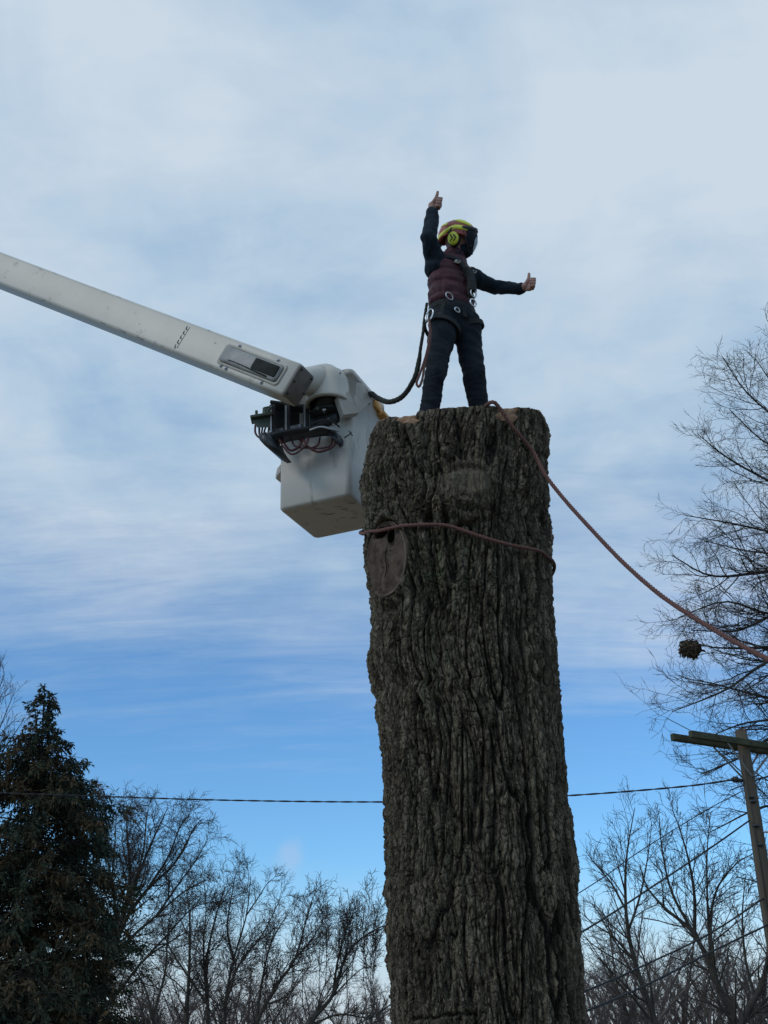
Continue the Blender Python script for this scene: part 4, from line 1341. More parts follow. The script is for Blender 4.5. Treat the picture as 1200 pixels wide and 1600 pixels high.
    # --- harness
    def strap(pts, wd, th, name, mat='webbing', par=root, nrm_from=None, n=24):
        P_ = spline(pts, n); t_ = np.gradient(P_, axis=0); t_ /= np.linalg.norm(t_, axis=1)[:, None]
        c_ = nrm_from
        mm = MB(); rings_ = []
        for k in range(n):
            o_ = P_[k] - c_; o_ = nrm(o_ - t_[k] * (o_ @ t_[k])); s_ = np.cross(t_[k], o_)
            rings_.append([P_[k] + s_ * wd * x + o_ * th * y for x, y in ((-1, -1), (1, -1), (1, 0.6), (0.8, 1), (-0.8, 1), (-1, 0.6))])
        mm.loft(rings_, caps=True)
        return mm.build(name, MAT[mat], par, smooth=False)

    def ring_pts(c, r1, r2_, dz=0.0, n=16, tilt=0.0):
        return [c + left * r1 * math.cos(t) + face * r2_ * math.sin(t) + Z * (dz + tilt * math.cos(t)) for t in np.linspace(0, 2 * np.pi, n)]
    belt_c = waist - Z * 0.02
    strap(ring_pts(belt_c, 0.176, 0.140), 0.024, 0.010, 'waist_belt', nrm_from=belt_c, n=48)
    strap(ring_pts(belt_c - Z * 0.055, 0.182, 0.146, tilt=-0.01), 0.014, 0.005, 'lower_belt', nrm_from=belt_c, n=48)
    for hip, s in ((hipR, -1), (hipL, 1)):
        c = hip - Z * 0.03 + left * s * 0.01
        strap([c + left * 0.122 * math.cos(t) + face * 0.126 * math.sin(t) + Z * (0.045 * math.cos(t) * s) for t in np.linspace(0, 2 * np.pi, 16)], 0.020, 0.004, 'leg_loop', nrm_from=c, n=40)
    cf = lambda l, u, f=0.158: waist + left * l + Z * u + face * f
    # chest straps: converge on the sternum
    fr = 0.165
    strap([cf(-0.10, 0.40, 0.09), cf(-0.05, 0.36, 0.145), cf(0.015, 0.27, fr), cf(0.035, 0.17, fr + 0.008), cf(0.03, 0.06, fr + 0.005)], 0.022, 0.007, 'chest_strap', nrm_from=chest - face * 0.2)
    strap([cf(0.12, 0.37, 0.06), cf(0.10, 0.33, 0.125), cf(0.075, 0.26, fr), cf(0.05, 0.17, fr + 0.008), cf(0.035, 0.05, fr + 0.006)], 0.022, 0.007, 'chest_strap', nrm_from=chest - face * 0.2)
    strap([cf(0.03, 0.30, fr + 0.008), cf(0.045, 0.20, fr + 0.02), cf(0.045, 0.10, fr + 0.022)], 0.034, 0.012, 'chest_pad', nrm_from=chest - face * 0.2, n=10)
    # side straps and dangling gear
    strap([cf(-0.15, -0.03, 0.085), cf(-0.16, -0.12, 0.07), cf(-0.14, -0.17, 0.09)], 0.016, 0.006, 'gear_strap', nrm_from=waist, n=8)
    strap([cf(-0.02, -0.05, 0.15), cf(-0.01, -0.13, 0.145)], 0.016, 0.006, 'gear_strap', nrm_from=waist, n=8)

    def dring(c, r1, r2_, th, name, mat='bright_metal', ax=None, up=None, n=18):
        ax = left if ax is None else ax; up = Z if up is None else up
        mm = MB()
        P_ = np.array([c + ax * r1 * math.copysign(abs(math.cos(t)) ** 0.8, math.cos(t)) + up * r2_ * math.sin(t) for t in np.linspace(0, 2 * np.pi, n)])
        mm.tube(P_, th, 6)
        return mm.build(name, MAT[mat], root)
    dring(cf(0.045, 0.075, 0.190), 0.026, 0.033, 0.0055, 'd_ring', 'grey_metal')
    dring(cf(0.035, -0.015, 0.192), 0.028, 0.030, 0.0055, 'd_ring')
    dring(cf(-0.135, 0.005, 0.13), 0.032, 0.028, 0.004, 'buckle', 'grey_metal')
    dring(cf(0.175, -0.06, 0.055), 0.030, 0.034, 0.006, 'd_ring', 'black_plastic', ax=nrm([1, -0.3, 0]))
    dring(cf(-0.085, -0.105, 0.150), 0.022, 0.018, 0.005, 'buckle', 'grey_metal')
    for c_ in ((-0.06, 0.335, 0.150), (0.083, 0.30, 0.165)):      # pale quick-link buckles below the collar
        mm = MB(); mm.box(cf(*c_), [nrm([1, 0, -0.35]) * 0.020, face * 0.008, nrm([0.35, 0, 1]) * 0.013], 0.004)
        mm.build('buckle', MAT['tan_plastic'], root)
        mm = MB(); mm.box(cf(c_[0] + 0.002, c_[1], c_[2] + 0.010), [nrm([1, 0, -0.35]) * 0.008, face * 0.004, Z * 0.005], 0.001)
        mm.build('buckle_slot', MAT['black_plastic'], root)
    # small tools clipped to the left hip
    for k, (l, u_, f_, rr_) in enumerate(((0.178, -0.14, 0.06, 0.018), (0.188, -0.18, 0.05, 0.016), (0.19, -0.23, 0.04, 0.013))):
        mm = MB(); c = cf(l, u_, f_); mm.ellipsoid(c, [left * rr_, face * rr_ * 1.4, Z * rr_ * 1.6]); mm.build('clip', MAT['green_metal'], root)
    # rolled pouch at right hip
    m = MB(); m.ellipsoid(cf(-0.165, -0.15, 0.05), [left * 0.035, face * 0.05, Z * 0.05]); place('pouch', remesh(m, 0.008, 2, wr_sl), root).data.materials.append(MAT['webbing'])
    for o in root.children:
        if o.name.startswith('body'):
            o.data.materials.append(MAT['skin'])
        elif o.name.startswith('trousers'):
            o.data.materials.append(MAT['trouser_cloth'])
        elif o.name.startswith('sweater'):
            o.data.materials.append(MAT['navy_cloth'])
        elif o.name.startswith('vest'):
            o.data.materials.append(MAT['maroon_quilt'])
        elif o.name.startswith('boot'):
            o.data.materials.append(MAT['boot'])

    # --- things clipped to him
    hipside = at(666, 497, 6.30)
    c0 = at(671, 492, 6.26)
    mm = MB(); k_ = np.linspace(0, 2 * np.pi, 22); ax = nrm([0.35, 0, 1.0]); bx = nrm(np.cross(ax, [0, 1, 0]))
    mm.tube([c0 + ax * 0.050 * math.sin(t) + bx * 0.020 * math.copysign(abs(math.cos(t)) ** 0.6, math.cos(t)) for t in k_], 0.0055, 7)
    tag(mm.build('carabiner', MAT['bright_metal']), 'silver carabiner clipped at the climber right hip beside the belt', 'carabiner')
    pts = [at(671, 498, 6.24), at(672, 520, 6.20), at(667, 550, 6.18), at(657, 582, 6.18), at(651, 598, 6.18), at(655, 604, 6.18), at(660, 592, 6.18), at(664, 568, 6.18), at(671, 540, 6.19), at(673, 515, 6.20)]
    mm = twisted(pts, 0.0085, 260, 3, 0.05)
    tag(mm.build('rope_loop', MAT['rope_red']), 'doubled red cord hanging from the hip beside the climber leg', 'rope')
    # dark lanyard to the bucket: thick, wrapped
    pts = [at(667, 474, 6.52), at(663, 500, 6.50), at(661, 520, 6.50), at(657, 545, 6.50), at(655, 562, 6.52), at(650, 585, 6.55), at(643, 600, 6.6), at(634, 614, 6.7), at(622, 624, 6.8), at(606, 628, 6.9), at(590, 622, 7.0), at(578, 616, 7.06), at(572, 640, 7.25)]
    P_ = spline(pts, 240)
    d_ = np.linspace(0, 1, 240)
    rr_ = np.interp(d_, [0, 0.18, 0.3, 0.34, 0.9, 1], [0.010, 0.011, 0.012, 0.017, 0.020, 0.018]) * (1 + 0.13 * pn(d_ * 60, 0 * d_, 0) + 0.10 * np.abs(np.sin(d_ * 110)))
    mm = MB(); mm.tube(P_, rr_, 10)
    tag(mm.build('lanyard', MAT['rope_dark']), 'thick dark safety lanyard drooping from the climber to the white bucket', 'rope')


build_person()


# ------------------------------------------------------------------ bare trees
def tubes(P, R, S=3):
    """P (N,K,3), R (N,K) -> verts, quads for N tubes at once"""
    Nn, K = P.shape[:2]
    t = np.gradient(P, axis=1)
    t /= np.linalg.norm(t, axis=2)[..., None] + 1e-9
    ref = np.where(np.abs(t[:, :1, 2:3]) < 0.9, np.array([0, 0, 1.0]), np.array([1.0, 0, 0]))
    x = np.cross(ref + 0 * t, t); x /= np.linalg.norm(x, axis=2)[..., None] + 1e-9
    y = np.cross(t, x)
    a = np.arange(S) / S * 2 * np.pi
    V = P[:, :, None, :] + R[:, :, None, None] * (np.cos(a)[:, None] * x[:, :, None, :] + np.sin(a)[:, None] * y[:, :, None, :])
    V = V.reshape(-1, 3)
    b = (np.arange(Nn) * K * S)[:, None, None]
    i = (np.arange(K - 1) * S)[None, :, None]
    j = np.arange(S)[None, None, :]
    k = (j + 1) % S
    Q = np.stack([b + i + j, b + i + k, b + i + S + k, b + i + S + j], -1).reshape(-1, 4)
    return V, Q


def grow(rg, S0, D0, L, r0, r1, K, wob, trop, tdir=(0, 0, 1)):
    n = len(S0)
    P = np.empty((n, K, 3)); P[:, 0] = S0
    d = D0 / np.linalg.norm(D0, axis=1)[:, None]
    tdir = np.asarray(tdir, float)
    st = (L / (K - 1))[:, None]
    for k in range(1, K):
        d = d + rg.normal(0, wob, (n, 3)) + trop * tdir
        d /= np.linalg.norm(d, axis=1)[:, None]
        P[:, k] = P[:, k - 1] + d * st
    R = r0[:, None] * (1 - np.linspace(0, 1, K)[None]) + r1[:, None] * np.linspace(0, 1, K)[None]
    return P, R


def kids(rg, P, R, m, t0, t1, ang, spread, lenf, lmin, rscale, rmin, K, wob, trop, taper=0.35):
    """m children on every parent polyline"""
    n, Kp = P.shape[:2]
    Lp = np.linalg.norm(np.diff(P, axis=1), axis=2).sum(1)
    t = (np.arange(m)[None] + rg.random((n, m))) / m
    t = t0 + (t1 - t0) * t
    f = t * (Kp - 1); i = np.minimum(f.astype(int), Kp - 2); u = f - i
    ix = np.arange(n)[:, None]
    keep = (rg.random((n, m)) < np.clip(Lp / np.percentile(Lp, 75), 0.12, 1.0)[:, None]).ravel()
    p = P[ix, i] * (1 - u)[..., None] + P[ix, i + 1] * u[..., None]
    tg = P[ix, i + 1] - P[ix, i]; tg /= np.linalg.norm(tg, axis=2)[..., None] + 1e-9
    pr = R[ix, i] * (1 - u) + R[ix, i + 1] * u
    rv = rg.normal(size=(n, m, 3)); rv -= tg * (rv * tg).sum(2)[..., None]; rv /= np.linalg.norm(rv, axis=2)[..., None] + 1e-9
    A = np.radians(rg.normal(ang, spread, (n, m)))
    d = tg * np.cos(A)[..., None] + rv * np.sin(A)[..., None]
    L = np.maximum(Lp[:, None] * lenf * (1.15 - 0.65 * t) * rg.uniform(0.6, 1.25, (n, m)), lmin)
    r0 = np.maximum(pr * rscale * rg.uniform(0.75, 1.05, (n, m)), rmin)
    r0 = np.minimum(r0, rmin * 5.5); r0 = np.minimum(r0, pr * 0.95 + 1e-4); r0 = np.maximum(r0, rmin * 0.9)
    r0 = r0.ravel()[keep]
    return grow(rg, p.reshape(-1, 3)[keep], d.reshape(-1, 3)[keep], L.ravel()[keep], r0, np.maximum(r0 * taper, rmin * 0.6), K, wob, trop)


def bare_tree(name, stems, levels, seed, label, group=None, mat_l='limb', mat_t='twig', rmin=0.004, base=None):
    """stems: list of (points, r0, r1) in world space. levels: list of dicts, first one grows on the stems"""
    rg = np.random.default_rng(seed)
    K0 = 18
    P = np.array([spline(p, K0) for p, _, _ in stems])
    R = np.array([np.linspace(a, b, K0) for _, a, b in stems])
    P = P + 0.0
    if base is None:
        base = P[0, 0].copy(); base[2] = 0
    root = thing(name, base, label, 'tree', group)
    V, Q = tubes(P, R, 8)
    wood = [(V, Q)]
    crown = []
    for li, lv in enumerate(levels):
        P, R = kids(rg, P, R, lv['m'], lv.get('t0', 0.2), lv.get('t1', 1.0), lv.get('ang', 38), lv.get('sp', 10), lv['len'], lv.get('lmin', 0.1),
                    lv.get('rs', 0.6), rmin, lv.get('K', 6), lv.get('wob', 0.12), lv.get('trop', 0.05))
        V, Q = tubes(P, R, lv.get('S', 3))
        (wood if li == 0 else crown).append((V, Q))
    for nm, parts, mt in (('trunk', wood, mat_l), ('crown', crown, mat_t)):
        mb = MB()
        for V, Q in parts:
            mb.add(V, Q)
        mb.build(nm, MAT[mt], root)
    return root


def px_stem(pts, Y, r0, r1):
    """pts (px, py[, dY])"""
    k = 0.72 if Y > 24.5 else 1.0
    return ([at(p[0], p[1], Y + (p[2] if len(p) > 2 else 0)) for p in pts], r0 * k, r1 * k)


def build_trees():
    # big tree entering from the right, its trunk outside the frame
    Y = 22.0
    hub = [(1345, 1720), (1350, 1400), (1362, 1150), (1378, 950), (1400, 700), (1415, 470)]
    lim = [px_stem(hub, Y, 0.30, 0.05)]
    tips = [((1368, 1020), (1270, 1005), (1190, 1012), (1120, 1012), (1082, 1004), 0.075), ((1365, 1100), (1290, 1060), (1205, 1030), (1120, 1078), (1030, 1112), 0.06),
            ((1372, 960), (1290, 900), (1200, 893), (1100, 900), (1030, 868), 0.07), ((1385, 850), (1310, 800), (1230, 770), (1130, 720), (1072, 680), 0.06),
            ((1390, 800), (1300, 720), (1200, 650), (1150, 610), (1110, 560), 0.05), ((1395, 740), (1310, 640), (1240, 580), (1200, 540), (1180, 500), 0.05),
            ((1366, 1130), (1280, 1130), (1200, 1150), (1150, 1180), (1075, 1210), 0.055), ((1360, 1180), (1300, 1240), (1230, 1270), (1180, 1260), (1090, 1300), 0.055),
            ((1378, 950), (1300, 860), (1230, 840), (1140, 820), (1050, 805), 0.055), ((1380, 900), (1300, 950), (1200, 960), (1120, 940), (1040, 965), 0.055),
            ((1400, 700), (1370, 620), (1330, 560), (1290, 520), (1262, 490), 0.05), ((1366, 1080), (1280, 1100), (1190, 1090), (1100, 1068), (1050, 1060), 0.05),
            ((1376, 1000), (1300, 985), (1210, 960), (1140, 985), (1060, 985), 0.045), ((1372, 1060), (1290, 1090), (1220, 1120), (1150, 1130), (1090, 1150), 0.045),
            ((1392, 780), (1320, 760), (1250, 720), (1180, 690), (1120, 640), 0.045), ((1384, 860), (1300, 900), (1220, 870), (1150, 860), (1080, 845), 0.045),
            ((1396, 730), (1330, 690), (1260, 640), (1210, 620), (1160, 560), 0.045), ((1362, 1150), (1300, 1190), (1240, 1200), (1180, 1215), (1120, 1235), 0.045),
            ((1356, 1250), (1300, 1330), (1240, 1370), (1190, 1380), (1130, 1370), 0.05)]
    rg = np.random.default_rng(5)
    for k, tp in enumerate(tips):
        dY = [0] + list(np.cumsum(rg.normal(-0.15, 0.55, 4))) if k else [0] * 5
        sh = [0, 4, 9, 14, 20] if k else [0] * 5
        lim.append(px_stem([(p[0] + sh.pop(0), p[1], d) for p, d in zip(tp[:5], dY)], Y, tp[5], 0.009))
    # a few limbs on the far side so that the tree stays whole
    for k in range(6):
        a_ = rg.uniform(-0.7, 1.6); z_ = rg.uniform(6, 11)
        p0 = at(1375, 950, Y); p0[2] = z_
        lim.append(([p0, p0 + [1.5 * math.cos(a_), 1.5 * math.sin(a_) + 0.4, 1.0], p0 + [3.2 * math.cos(a_), 3 * math.sin(a_) + 0.6, 2.2], p0 + [4.6 * math.cos(a_), 4 * math.sin(a_), 3.0]], 0.07, 0.01))
    bare_tree('bare_tree', lim, [dict(m=28, t0=0.08, len=0.31, ang=38, sp=12, rs=0.55, K=8, wob=0.13, trop=0.03, S=4, lmin=0.6),
                                 dict(m=9, t0=0.12, len=0.50, ang=40, K=6, wob=0.14, trop=0.03, lmin=0.30),
                                 dict(m=6, t0=0.15, len=0.50, ang=42, K=4, wob=0.16, trop=0.02, lmin=0.18)], 21,
              'large bare tree reaching in from the right edge above the utility pole', rmin=0.0042)

    # rounded bare tree right of the conifer
    Y = 40.0
    st = [px_stem([(138, 1650), (140, 1590), (160, 1520), (186, 1450)], Y, 0.24, 0.16),
          px_stem([(186, 1450), (200, 1400), (203, 1350), (198, 1290), (205, 1255)], Y, 0.13, 0.02),
          px_stem([(172, 1500), (195, 1440), (230, 1390), (272, 1350), (300, 1300), (315, 1280)], Y, 0.13, 0.02, ),
          px_stem([(160, 1520), (200, 1470), (245, 1430), (285, 1395), (320, 1375)], Y, 0.10, 0.02),
          px_stem([(186, 1450), (215, 1370), (240, 1310), (262, 1262)], Y, 0.11, 0.02),
          px_stem([(150, 1560), (175, 1500), (180, 1420), (168, 1340), (160, 1270)], Y, 0.11, 0.02),
          px_stem([(145, 1590), (185, 1550), (225, 1500), (268, 1470), (300, 1452)], Y, 0.10, 0.02),
          px_stem([(165, 1500), (140, 1430), (120, 1350), (110, 1290)], Y, 0.10, 0.02),
          px_stem([(230, 1390), (262, 1340), (280, 1295), (296, 1272)], Y, 0.07, 0.015), px_stem([(200, 1400), (222, 1340), (228, 1290), (232, 1258)], Y - 0.6, 0.07, 0.015),
          px_stem([(186, 1450), (176, 1380), (180, 1310), (182, 1262)], Y + 0.6, 0.07, 0.015), px_stem([(245, 1430), (280, 1380), (305, 1345), (323, 1315)], Y, 0.06, 0.015),
          px_stem([(168, 1340), (150, 1300), (140, 1268), (132, 1250)], Y, 0.05, 0.015), px_stem([(225, 1500), (262, 1460), (300, 1420), (335, 1408)], Y + 1, 0.06, 0.015)]
    bare_tree('bare_tree', st, [dict(m=15, t0=0.15, len=0.36, ang=38, sp=12, rs=0.50, K=7, wob=0.13, trop=0.01, S=4, lmin=0.8),
                                dict(m=10, t0=0.12, len=0.50, ang=42, K=5, wob=0.16, trop=0.0, lmin=0.45),
                                dict(m=6, t0=0.2, len=0.50, ang=46, K=4, wob=0.18, trop=0.0, lmin=0.28)], 31,
              'round crowned bare tree just right of the dark conifer', rmin=0.0075)

    # tree with trunks at 290..420
    Y = 52.0
    st = [px_stem([(290, 1660), (292, 1590), (296, 1500), (296, 1430), (290, 1385)], Y, 0.15, 0.03),
          px_stem([(322, 1660), (325, 1580), (322, 1510), (335, 1440), (352, 1385)], Y + 1, 0.14, 0.03),
          px_stem([(352, 1660), (352, 1570), (365, 1500), (385, 1430), (392, 1370)], Y, 0.12, 0.02),
          px_stem([(352, 1560), (375, 1505), (410, 1460), (440, 1400)], Y, 0.09, 0.02),
          px_stem([(325, 1570), (290, 1520), (260, 1470), (250, 1420)], Y, 0.09, 0.02),
          px_stem([(250, 1660), (238, 1590), (225, 1540), (200, 1500)], Y - 4, 0.12, 0.03)]
    lv2 = [dict(m=21, t0=0.15, len=0.34, ang=34, sp=10, rs=0.45, K=7, wob=0.14, trop=0.02, S=4, lmin=0.7),
           dict(m=10, t0=0.1, len=0.50, ang=42, K=5, wob=0.16, trop=0.01, lmin=0.40),
           dict(m=6, t0=0.2, len=0.52, ang=44, K=4, wob=0.17, trop=0.01, lmin=0.28)]
    st += [px_stem([(322, 1560), (318, 1480), (322, 1420), (318, 1372)], Y + 1, 0.08, 0.02), px_stem([(365, 1500), (355, 1450), (362, 1400), (368, 1366)], Y, 0.08, 0.02),
           px_stem([(385, 1430), (405, 1400), (418, 1380), (428, 1372)], Y, 0.05, 0.015), px_stem([(238, 1590), (258, 1520), (262, 1460), (272, 1400)], Y - 2, 0.08, 0.02)]
    bare_tree('bare_tree', st, lv2, 33, 'bare tree of several thin trunks left of the two trees beside the big trunk', rmin=0.0085)
    # leaning tree with suckers, left of the trunk
    Y = 47.0
    st = [px_stem([(378, 1670), (400, 1600), (432, 1540), (460, 1500), (478, 1440), (488, 1405)], Y, 0.15, 0.02),
          px_stem([(400, 1600), (410, 1530), (425, 1470), (455, 1420)], Y, 0.09, 0.02),
          px_stem([(460, 1500), (485, 1470), (505, 1440)], Y, 0.06, 0.015),
          px_stem([(365, 1670), (350, 1590), (365, 1530), (385, 1480)], Y, 0.08, 0.015)]
    bare_tree('bare_tree', st, lv2, 35, 'leaning bare tree whose fine twigs fan out midway between conifer and big trunk', rmin=0.0092)
    st = [px_stem([(455, 1680), (485, 1600), (520, 1555), (538, 1500), (560, 1470), (596, 1448), (625, 1440)], Y - 5, 0.14, 0.02),
          px_stem([(520, 1555), (528, 1500), (545, 1440), (560, 1420)], Y - 5, 0.07, 0.015),
          px_stem([(490, 1600), (530, 1585), (580, 1590), (610, 1570)], Y - 5, 0.06, 0.015)]
    # upright water shoots
    rg = np.random.default_rng(9)
    for k in range(16):
        x = rg.uniform(455, 600); y0 = rg.uniform(1480, 1580); y1 = rg.uniform(1385, 1460)
        st.append(px_stem([(x, y0), (x + rg.uniform(-3, 3), (y0 + y1) / 2), (x + rg.uniform(-5, 8), y1)], Y - 5 + rg.uniform(-1, 1), 0.020, 0.006))
    bare_tree('bare_tree', st, [dict(m=16, t0=0.15, len=0.34, ang=30, sp=10, rs=0.5, K=7, wob=0.12, trop=0.08, S=4, lmin=0.4), dict(m=6, t0=0.1, len=0.5, ang=36, K=5, wob=0.13, trop=0.05, lmin=0.3),
                                dict(m=4, t0=0.2, len=0.5, ang=40, K=4, wob=0.15, trop=0.04, lmin=0.2)], 36,
              'bare tree with upright shoots and an arching limb, nearest the big trunk on its left', rmin=0.0082)

    # far left tree behind the conifer
    Y = 46.0
    st = [px_stem([(-75, 1650), (-70, 1450), (-60, 1300), (-45, 1180), (-30, 1100)], Y, 0.25, 0.03)]
    for (x1, y1) in ((25, 1075), (40, 1120), (5, 1055), (-10, 1045), (45, 1190), (30, 1150), (50, 1240), (-90, 1060)):
        st.append(px_stem([(-62, 1330), (-45, 1260), ((x1 - 45) / 2, (y1 + 1230) / 2 + 10), (x1, y1)], Y, 0.09, 0.015))
    bare_tree('bare_tree', st, [dict(m=12, t0=0.2, len=0.28, ang=26, sp=8, rs=0.5, K=7, wob=0.09, trop=0.07, S=4, lmin=0.5), dict(m=7, t0=0.1, len=0.48, ang=28, K=5, wob=0.10, trop=0.06, lmin=0.4),
                                dict(m=4, t0=0.2, len=0.5, ang=32, K=4, wob=0.12, trop=0.04, lmin=0.3)], 41,
              'bare tree with fine upswept twigs at the left edge behind the conifer top', rmin=0.0090)

    # right hand group under the cross-arm
    Y = 30.0
    st = [px_stem([(1040, 1690), (1025, 1600), (1000, 1530), (982, 1460), (977, 1390), (980, 1330), (992, 1262)], Y, 0.13, 0.012),
          px_stem([(977, 1420), (955, 1380), (930, 1350), (915, 1330)], Y, 0.045, 0.01),
          px_stem([(980, 1460), (1000, 1400), (1012, 1340), (1018, 1290)], Y, 0.05, 0.01),
          px_stem([(990, 1500), (960, 1465), (930, 1445), (912, 1430)], Y, 0.05, 0.01)]
    lvr = [dict(m=20, t0=0.12, len=0.34, ang=34, sp=10, rs=0.45, K=7, wob=0.13, trop=0.03, S=4, lmin=0.5), dict(m=7, t0=0.1, len=0.50, ang=36, K=5, wob=0.13, trop=0.05, lmin=0.28),
           dict(m=4, t0=0.2, len=0.5, ang=40, K=4, wob=0.15, trop=0.03, lmin=0.18)]
    bare_tree('bare_tree', st, lvr, 51, 'slender bare tree closest to the right side of the big trunk', rmin=0.0062)
    st = [px_stem([(1160, 1690), (1150, 1610), (1118, 1530), (1085, 1460), (1040, 1420), (1010, 1385), (1000, 1350)], Y - 2, 0.15, 0.015),
          px_stem([(1085, 1460), (1085, 1400), (1075, 1340), (1060, 1290), (1050, 1265)], Y - 2, 0.07, 0.012),
          px_stem([(1118, 1530), (1110, 1450), (1120, 1390), (1150, 1350), (1175, 1335)], Y - 2, 0.07, 0.012),
          px_stem([(1085, 1460), (1050, 1395), (1035, 1330), (1030, 1275)], Y - 2, 0.06, 0.012),
          px_stem([(1110, 1500), (1105, 1400), (1105, 1330), (1110, 1270)], Y - 2, 0.05, 0.012)]
    bare_tree('bare_tree', st, lvr, 52, 'spreading bare tree under the utility pole cross-arms with steeply forking limbs', rmin=0.0060)
    st = [px_stem([(1150, 1700), (1160, 1600), (1185, 1550), (1198, 1510), (1205, 1440), (1215, 1370)], Y - 5, 0.15, 0.02),
          px_stem([(1160, 1600), (1200, 1560), (1240, 1540), (1290, 1500)], Y - 5, 0.07, 0.02),
          px_stem([(1180, 1560), (1165, 1500), (1160, 1430), (1165, 1370)], Y - 5, 0.05, 0.012)]
    bare_tree('bare_tree', st, lvr, 53, 'thick limbed bare tree at the lower right corner in front of the utility pole foot', rmin=0.0060)



def copy_tree(o):
    c = o.copy(); COL.objects.link(c)
    for ch in list(o.children):
        d = ch.copy(); COL.objects.link(d); d.parent = c
    return c


def build_brush():
    b = np.array([0.0, 0.0, 0.0])
    rg = np.random.default_rng(61)
    st = []
    for k in range(9):
        x, y = rg.normal(0, 0.45, 2); h_ = rg.uniform(3.0, 5.6)
        st.append(([b + [x, y, 0], b + [x * 1.6, y * 1.6, h_ * 0.4], b + [x * 3, y * 3, h_ * 0.75], b + [x * 4.2, y * 4, h_]], 0.085, 0.015))
    group = 'distant brushy bare trees low along the bottom of the photo'
    label = 'small grey brushy tree low behind the other trees, leftmost one beneath the round crown'
    p = bare_tree('brush_tree', st, [dict(m=12, t0=0.12, len=0.30, ang=32, sp=10, rs=0.5, K=6, wob=0.11, trop=0.07, S=3, lmin=0.5),
                                     dict(m=8, t0=0.1, len=0.5, ang=36, K=4, wob=0.13, trop=0.05, lmin=0.4),
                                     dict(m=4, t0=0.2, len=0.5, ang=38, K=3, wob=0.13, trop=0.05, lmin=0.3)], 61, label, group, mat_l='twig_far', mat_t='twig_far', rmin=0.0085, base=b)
    left_ = [(190, 58, 0.95), (230, 66, 1.05), (268, 60, 0.9), (305, 68, 1.0), (345, 58, 0.9), (385, 66, 1.05), (425, 60, 0.9), (462, 68, 0.95), (500, 58, 0.75), (538, 64, 0.85), (575, 60, 0.8), (615, 66, 0.9)]
    right_ = [(915, 60, 1.1), (945, 54, 1.15), (980, 60, 1.3), (1015, 56, 1.15), (1055, 62, 1.3), (1095, 56, 1.05), (1135, 62, 1.2), (1180, 58, 1.05), (1230, 60, 1.1)]
    words = ['first', 'second', 'third', 'fourth', 'fifth', 'sixth', 'seventh', 'eighth', 'ninth', 'tenth', 'eleventh', 'twelfth']
    for i, (px, Yc, s) in enumerate(left_ + right_):
        c = p if i == 0 else copy_tree(p)
        q = at(px, 1629, Yc)
        c.location = (q[0], Yc, 0)
        c.rotation_euler.z = i * 2.4
        c.scale = (s, s, s * (0.92 + 0.12 * ((i * 7) % 3) / 2))
        if i < len(left_):
            c['label'] = 'small distant grey brushy tree, %s going right from the dark conifer to the trunk' % words[i]
        else:
            c['label'] = 'small distant grey brushy tree, %s going right from the big trunk' % words[i - len(left_)]


build_trees()
build_brush()


# ------------------------------------------------------------------ evergreens
def leaf_cloud(rg, P, D, L, W):
    """one small diamond-shaped spray per point: P pos, D direction (N,3), L length, W width"""
    D = D / (np.linalg.norm(D, axis=1)[:, None] + 1e-9)
    r = rg.normal(size=P.shape); s = np.cross(D, r); s /= np.linalg.norm(s, axis=1)[:, None] + 1e-9
    a = P; b = P + D * (L * 0.45)[:, None] + s * W[:, None]; c = P + D * L[:, None]; d = P + D * (L * 0.45)[:, None] - s * W[:, None]
    V = np.stack([a, b, c, d], 1).reshape(-1, 3)
    Q = np.arange(len(V)).reshape(-1, 4)
    return V, Q


